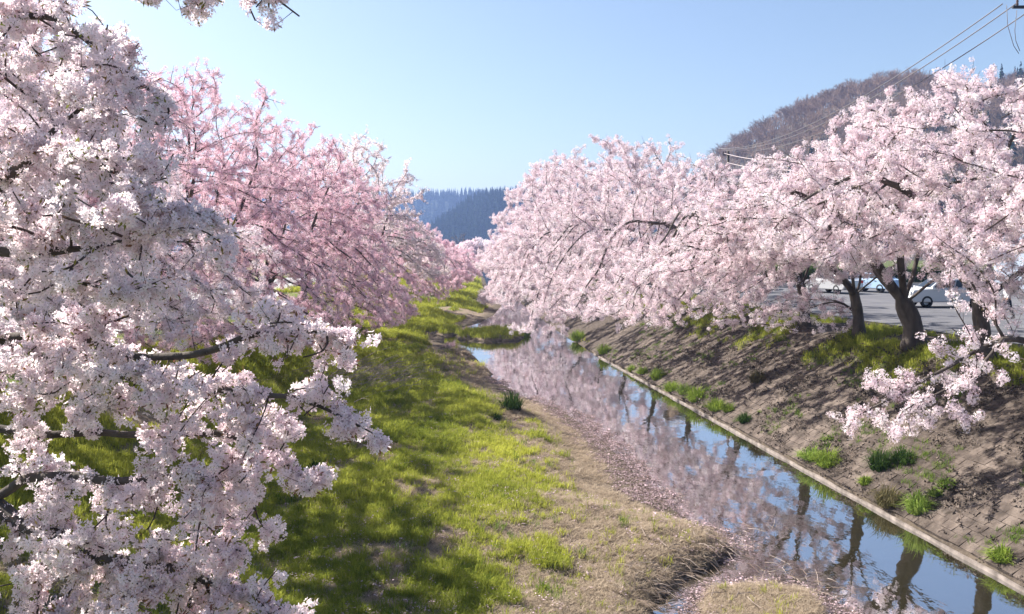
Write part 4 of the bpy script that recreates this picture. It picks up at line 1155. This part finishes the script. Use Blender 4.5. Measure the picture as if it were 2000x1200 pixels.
# ------------------------------------------------------------------ cars
def car(label, loc, rz, paint, kind='wagon', group='cars in the car park'):
    root = thing('parked_car', label, 'car', loc, rz, group)
    Lh, W = 2.15, 1.66
    if kind == 'wagon':
        low = [(-2.15, .42), (-2.1, .72), (-2.0, .93), (-1.15, 1.0), (1.9, 1.0), (2.12, .92), (2.15, .45), (1.95, .28), (-1.95, .28)]
        cab = [(-1.1, 1.0), (-.45, 1.48), (1.55, 1.5), (2.0, 1.0)]
    else:
        low = [(-2.15, .42), (-2.1, .70), (-1.95, .86), (-1.0, .95), (1.55, .97), (2.1, .92), (2.15, .45), (1.95, .28), (-1.95, .28)]
        cab = [(-.95, .96), (-.3, 1.4), (.85, 1.42), (1.5, .97)]
    mb = MB(); n = len(low)
    secs = [(-W / 2, .93), (-W / 2 + .07, 1.0), (W / 2 - .07, 1.0), (W / 2, .93)]
    vs = []
    for yv, k in secs:
        for (x0, z0) in low: vs.append((x0 * (.985 if k < 1 else 1), yv, .62 + (z0 - .62) * k))
    fs = [(i * n + j, (i + 1) * n + j, (i + 1) * n + (j + 1) % n, i * n + (j + 1) % n) for i in range(3) for j in range(n)]
    fs += [tuple(range(n)), tuple(3 * n + j for j in range(n))[::-1]]
    mb.add(vs, fs)
    m4 = len(cab); vs = []
    for yv in (-1, 1):
        for (x0, z0) in cab: vs.append((x0, yv * (W / 2 - .05 - .16 * (z0 - .95) / .5), z0))
    mb.add(vs, [(0, 1, 2, 3), (7, 6, 5, 4)] + [(j, (j + 1) % 4 + 0, (j + 1) % 4 + 4, j + 4)[::-1] for j in range(3)])
    body = mb.build('body', paint, root)
    bv = body.modifiers.new('edge', 'BEVEL'); bv.width = .035; bv.segments = 2; bv.limit_method = 'ANGLE'; bv.angle_limit = R(35)
    # glazing, a few millimetres proud
    A = [Vector((x0, 0, z0)) for x0, z0 in cab]
    for s in (-1, 1):
        yv = lambda z0: s * (W / 2 - .05 - .16 * (z0 - .95) / .5 + .012)
        zb_, zt = cab[0][1] + .05, cab[1][1] - .07
        def xa(z0): t = (z0 - cab[0][1]) / (cab[1][1] - cab[0][1]); return cab[0][0] + (cab[1][0] - cab[0][0]) * t + .1
        def xb(z0): t = (z0 - cab[3][1]) / (cab[2][1] - cab[3][1]); return cab[3][0] + (cab[2][0] - cab[3][0]) * t - .1
        cuts = [0, .42, .78, 1] if kind == 'wagon' else [0, .52, 1]
        for a, b_ in zip(cuts[:-1], cuts[1:]):
            q = [(xa(zb_) + (xb(zb_) - xa(zb_)) * a + .03, zb_), (xa(zb_) + (xb(zb_) - xa(zb_)) * b_ - .03, zb_), (xa(zt) + (xb(zt) - xa(zt)) * b_ - .03, zt), (xa(zt) + (xb(zt) - xa(zt)) * a + .03, zt)]
            g_ = MB(); vv = [(x0, yv(z0), z0) for x0, z0 in q] + [(x0, yv(z0) - s * .03, z0) for x0, z0 in q]
            g_.add(vv, [(0, 1, 2, 3), (7, 6, 5, 4)]); g_.build('side_window', M['glass'], root)
        dm = MB(); dm.box((-1.0, s * (W / 2 + .06), 1.04), (.12, .16, .11)); dm.build('wing_mirror', paint, root)
        for xx in (-.05, .95):
            hd = MB(); hd.box((xx, s * (W / 2 + .012), .83), (.16, .03, .035)); hd.build('door_handle', M['black'], root)
        for xx in (-1.28, 1.32):
            T = Matrix.Translation((xx, s * (W / 2 - .1), .31)) @ Matrix.Rotation(R(90) * s, 4, 'X')
            t_ = MB(); t_.lathe([(.2, -.11), (.30, -.11), (.315, -.06), (.315, .07), (.29, .115), (.2, .115)], 18, T)
            wo = bpy.data.objects.new('wheel', t_.mesh('wheel', M['tyre'], True)); COL.objects.link(wo); wo.parent = root
            r_ = MB(); r_.lathe([(.2, .10), (.17, .085), (.05, .10), (0.001, .11)], 18, T)
            for k in range(5):
                an = k * 1.256; r_.box((0, 0, 0), (.15, .04, .03), 0, 0, T @ Matrix.Rotation(an, 4, 'Z') @ Matrix.Translation((.11, 0, .11)))
            ro = r_.build('rim', M['rim'], wo)
        hl = MB(); hl.box((-2.08, s * .58, .76), (.14, .34, .15)); hl.build('headlight', M['lamp'], root)
        tl = MB(); tl.box((2.11, s * .66, .84), (.1, .22, .2)); tl.build('tail_light', M['red'], root)
    for (i0, i1, nm) in ((0, 1, 'windscreen'), (3, 2, 'rear_window')):
        a, b_ = A[i0], A[i1]; d = (b_ - a); nv = Vector((-d.z, 0, d.x)).normalized() * .012 * (1 if i0 == 0 else -1)
        if i0 == 0 and nv.x > 0: nv = -nv
        if i0 == 3 and nv.x < 0: nv = -nv
        p, q = a + d * .1 + nv, a + d * .9 + nv
        g_ = MB(); g_.add([(p.x, -.66, p.z), (p.x, .66, p.z), (q.x, .56, q.z), (q.x, -.56, q.z)], [(0, 1, 2, 3)]); g_.build(nm, M['glass'], root)
    bmp = MB(); bmp.box((-2.12, 0, .42), (.14, 1.5, .2)); bmp.build('bumper', M['black'], root)
    return root
car('white estate car parked side on behind the thick forked trunk', (22.8, 47.0, 3.23), R(4), M['white'])
car('pale blue car standing far back behind the slim trunk', (26.0, 64.0, 3.23), R(-62), M['blue'], 'sedan')
car('silver car at the back of the car park, left of the pale blue car', (22.6, 62.5, 3.23), R(-70), M['silver'], 'sedan')

# ------------------------------------------------------------------ people
def person(label, loc, rz, top, legs, hat=None, group=None, bag=None):
    root = thing('person', label, 'person', loc, rz, group)
    def skin_mesh(name, V, E, rr, m, root_i=0, lv=1):
        me = bpy.data.meshes.new(name); me.from_pydata(V, E, [])
        o = bpy.data.objects.new(name + '_tmp', me); COL.objects.link(o)
        md = o.modifiers.new('s', 'SKIN'); md.use_smooth_shade = True
        sv = me.skin_vertices[0].data
        for i, r_ in enumerate(rr): sv[i].radius = (r_, r_) if not isinstance(r_, tuple) else r_; sv[i].use_root = (i == root_i)
        ss = o.modifiers.new('d', 'SUBSURF'); ss.levels = lv; ss.render_levels = lv
        dg = bpy.context.evaluated_depsgraph_get()
        em = bpy.data.meshes.new_from_object(o.evaluated_get(dg)); em.name = name
        bpy.data.objects.remove(o)
        em.materials.clear(); em.materials.append(m)
        return em
    # walking towards local -x; z up; height 1.62
    V = [(0, 0, .86), (0, 0, 1.05), (0, 0, 1.27), (-.01, 0, 1.39), (-.03, 0, 1.44), (-.04, 0, 1.52), (-.045, 0, 1.60),
         (0, .09, .82), (-.13, .09, .45), (-.08, .09, .08), (-.2, .09, .03),
         (0, -.09, .82), (.06, -.09, .46), (.24, -.09, .12), (.13, -.09, .04),
         (0, .17, 1.33), (.08, .22, 1.07), (-.02, .22, .86), (-.05, .22, .80),
         (0, -.17, 1.33), (-.08, -.22, 1.07), (-.2, -.22, .90), (-.24, -.22, .85)]
    E = [(0, 1), (1, 2), (2, 3), (3, 4), (4, 5), (5, 6), (0, 7), (7, 8), (8, 9), (9, 10), (0, 11), (11, 12), (12, 13), (13, 14), (2, 15), (15, 16), (16, 17), (17, 18), (2, 19), (19, 20), (20, 21), (21, 22)]
    rr = [.13, .11, .13, .05, .05, .095, .06, .08, .055, .04, .035, .08, .055, .04, .035, .05, .04, .028, .035, .05, .04, .028, .035]
    bm1 = skin_mesh('body', V, E, rr, M['skin'])
    body = link('body', bm1, root)
    hands = MB()
    for hx, hy in ((-.05, .22), (-.24, -.22)):
        hz_ = .80 if hy > 0 else .85
        for k, (dx, l) in enumerate(((-.03, .07), (-.01, .085), (.01, .08), (.03, .06))):
            hands.tube([(hx + dx, hy, hz_ - .01), (hx + dx * 1.1, hy, hz_ - l * .6), (hx + dx * 1.0 - .012, hy * .97, hz_ - l)], [.009, .008, .006], 6)
        hands.tube([(hx - .03, hy, hz_ + .02), (hx - .055, hy * .96, hz_ - .005), (hx - .06, hy * .94, hz_ - .035)], [.011, .010, .007], 6)
    hands.build('fingers', M['skin'], body)
    fc = MB()
    fc.add([(-.125, -.012, 1.53), (-.125, .012, 1.53), (-.15, 0, 1.505), (-.125, 0, 1.49)], [(0, 2, 1), (0, 3, 2), (1, 2, 3)])
    fc.build('nose', M['skin'], body)
    e_ = MB()
    for s in (-1, 1): e_.box((-.128, s * .035, 1.545), (.012, .022, .012))
    e_.box((-.125, 0, 1.465), (.01, .045, .008)); e_.build('eyes_and_mouth', M['hair'], body)
    for s in (-1, 1):
        q = MB(); q.lathe([(0.001, -.012), (.025, -.008), (.025, .008), (.001, .012)], 8, Matrix.Translation((-.03, s * .098, 1.525)) @ Matrix.Rotation(R(90), 4, 'X')); q.build('ear', M['skin'], body)
    sh = skin_mesh('shirt', [V[i] for i in (1, 2)] + [(0, 0, .9), (-.005, 0, 1.36)] + [V[15], V[16], (0, .22, .9), V[19], V[20], (-.19, -.22, .92)], [(2, 0), (0, 1), (1, 3), (1, 4), (4, 5), (5, 6), (1, 7), (7, 8), (8, 9)], [.135, .155, .15, .07, .07, .055, .045, .07, .055, .045], top)
    link('shirt', sh, root)
    tr = skin_mesh('trousers', [V[0], V[7], V[8], V[9], V[11], V[12], V[13], (0, 0, .95)], [(0, 7), (0, 1), (1, 2), (2, 3), (0, 4), (4, 5), (5, 6)], [.145, .1, .075, .06, .1, .075, .06, .13], legs)
    link('trousers', tr, root)
    for a, b_ in ((9, 10), (13, 14)):
        p, q = Vector(V[a]), Vector(V[b_])
        s_ = MB(); s_.tube([p + Vector((.03, 0, -.04)), (p + q) / 2, q + Vector((-.04, 0, -.005))], [.05, .05, .035], 8); s_.build('shoe', M['black'], root, True)
    if hat:
        h_ = MB(); h_.lathe([(.118, 1.565), (.122, 1.6), (.10, 1.66), (.05, 1.69), (.001, 1.695)], 14, Matrix.Translation((-.035, 0, 0))); h_.box((-.18, 0, 1.572), (.13, .17, .014)); h_.build('cap', hat, root, True)
    h_ = MB(); h_.lathe([(.098, 1.46), (.112, 1.52), (.114, 1.57), (.09, 1.63), (.001, 1.66)], 14, Matrix.Translation((-.012, 0, 0))); h_.build('hair', M['hair'], root, True)
    return root
p = at(1968, 628, 38.5)
person('person in a pale blue cap, pale top and dark trousers walking in the car park', (p.x, 38.5, 3.23), R(12), M['paleshirt'], M['navy'], M['capblue'])
p = at(312, 660, 33)
person('person in blue jeans standing on the pale road behind the white blossom', (p.x, 33, 3.23), R(60), M['navy'], M['jeans'], None)

# ------------------------------------------------------------------ utility poles and cables
def pole(label, x, y, h, arm_z, half, extra=True):
    root = thing('utility_pole', label, 'utility pole', (x, y, 3.15), 0, 'utility poles')
    mb = MB(); mb.tube([(0, 0, 0), (0, 0, h * .5), (0, 0, h)], [.16, .14, .11], 10); mb.build('post', M['concrete'] if half > .5 else M['bark'], root, True)
    for dz in (0, -1.1):
        mb = MB(); mb.box((-half * .6, -.15, arm_z + dz), (half * 1.8, .09, .09)); mb.build('crossarm', M['black'], root)
    for xx, dz in ((-half * 1.35, 0), (-half * .75, 0), (-half * .2, 0), (-half * 1.3, -1.1)):
        mb = MB(); mb.lathe([(.02, -.2), (.05, -.16), (.03, -.11), (.05, -.07), (.03, -.02), (.05, .02), (.02, .06), (.001, .07)], 8, Matrix.Translation((xx, -.15, arm_z + dz + .25))); mb.build('insulator', M['ceramic'], root, True)
    mb = MB(); mb.box((-.35, -.1, arm_z - 2.3), (.5, .2, .25)); mb.build('bracket', M['black'], root)
    return root
N0 = at(2024, 20, 30); N1 = at(1420, 300, 80)
pole('utility pole at the right picture edge carrying the cables over the cherry trees', 18.05, 30, 12.6, 12.35, .8)
pole('distant utility pole among the right bank crowns at the bare hill foot', N1.x + .1, 80, N1.z - 2.9, N1.z - 3.3, .35)
def cable(label, a, b_, sag, r, m, group):
    a, b_ = np.array(a), np.array(b_)
    u = np.linspace(0, 1, 40)[:, None]
    P = a + (b_ - a) * u; P[:, 2] -= (sag * 4 * u * (1 - u))[:, 0]
    mb = MB(); mb.tube(P, r, 5)
    return props(mb.build('power_cable', m, None, True), label, 'cable', group)
for px0, py0, px1, py1, sag, r, m, lab in ((1958, 8, 1405, 290, 1.35, .02, 'cable', 'upper dark power cable running from the right picture edge down to the distant pole'),
                             (1984, 8, 1408, 291, 1.48, .02, 'cable', 'middle dark power cable running from the right picture edge down to the distant pole'),
                             (2004, 26, 1412, 293, 1.62, .02, 'cable', 'lower dark power cable running from the right picture edge down to the distant pole'),
                             (2015, 240, 1415, 300, 1.0, .03, 'palecable', 'pale bundled cable hanging in front of the bare hill, second lowest'),
                             (2015, 268, 1420, 318, .9, .03, 'palecable', 'lowest pale cable hanging in front of the bare hill')):
    cable(lab, at(px0, py0, 30), at(px1, py1, 80), sag, r, M[m], 'cables in front of the bare hill')
mb = MB()
mb.tube([at(1966, 10, 30), at(1968, 50, 30), at(1980, 90, 30), at(1990, 105, 30)], .012, 4)
mb.tube([at(1986, 20, 30), at(1982, 60, 30), at(1984, 80, 30), at(1992, 100, 30)], .012, 4)
props(mb.build('jumper_wire', M['cable'], None, True), 'thin looping jumper wires hanging from the insulators at the right picture corner', 'wire')

# ------------------------------------------------------------------ air
hm = bpy.data.materials.new('haze'); hm.use_nodes = True
t = hm.node_tree; t.nodes.clear()
o_ = N(hm, 'ShaderNodeOutputMaterial')
pv = N(hm, 'ShaderNodeVolumePrincipled')
pv.inputs['Color'].default_value = (.36, .53, 1, 1)
pv.inputs['Density'].default_value = .00027
pv.inputs['Anisotropy'].default_value = .2
L(hm, pv.outputs[0], o_.inputs['Volume'])
hb = MB(); hb.box((0, 2100, 57), (9000, 4800, 120))
props(hb.build('haze', hm), kind='stuff')
print('BLOSSOMS', TOTAL)
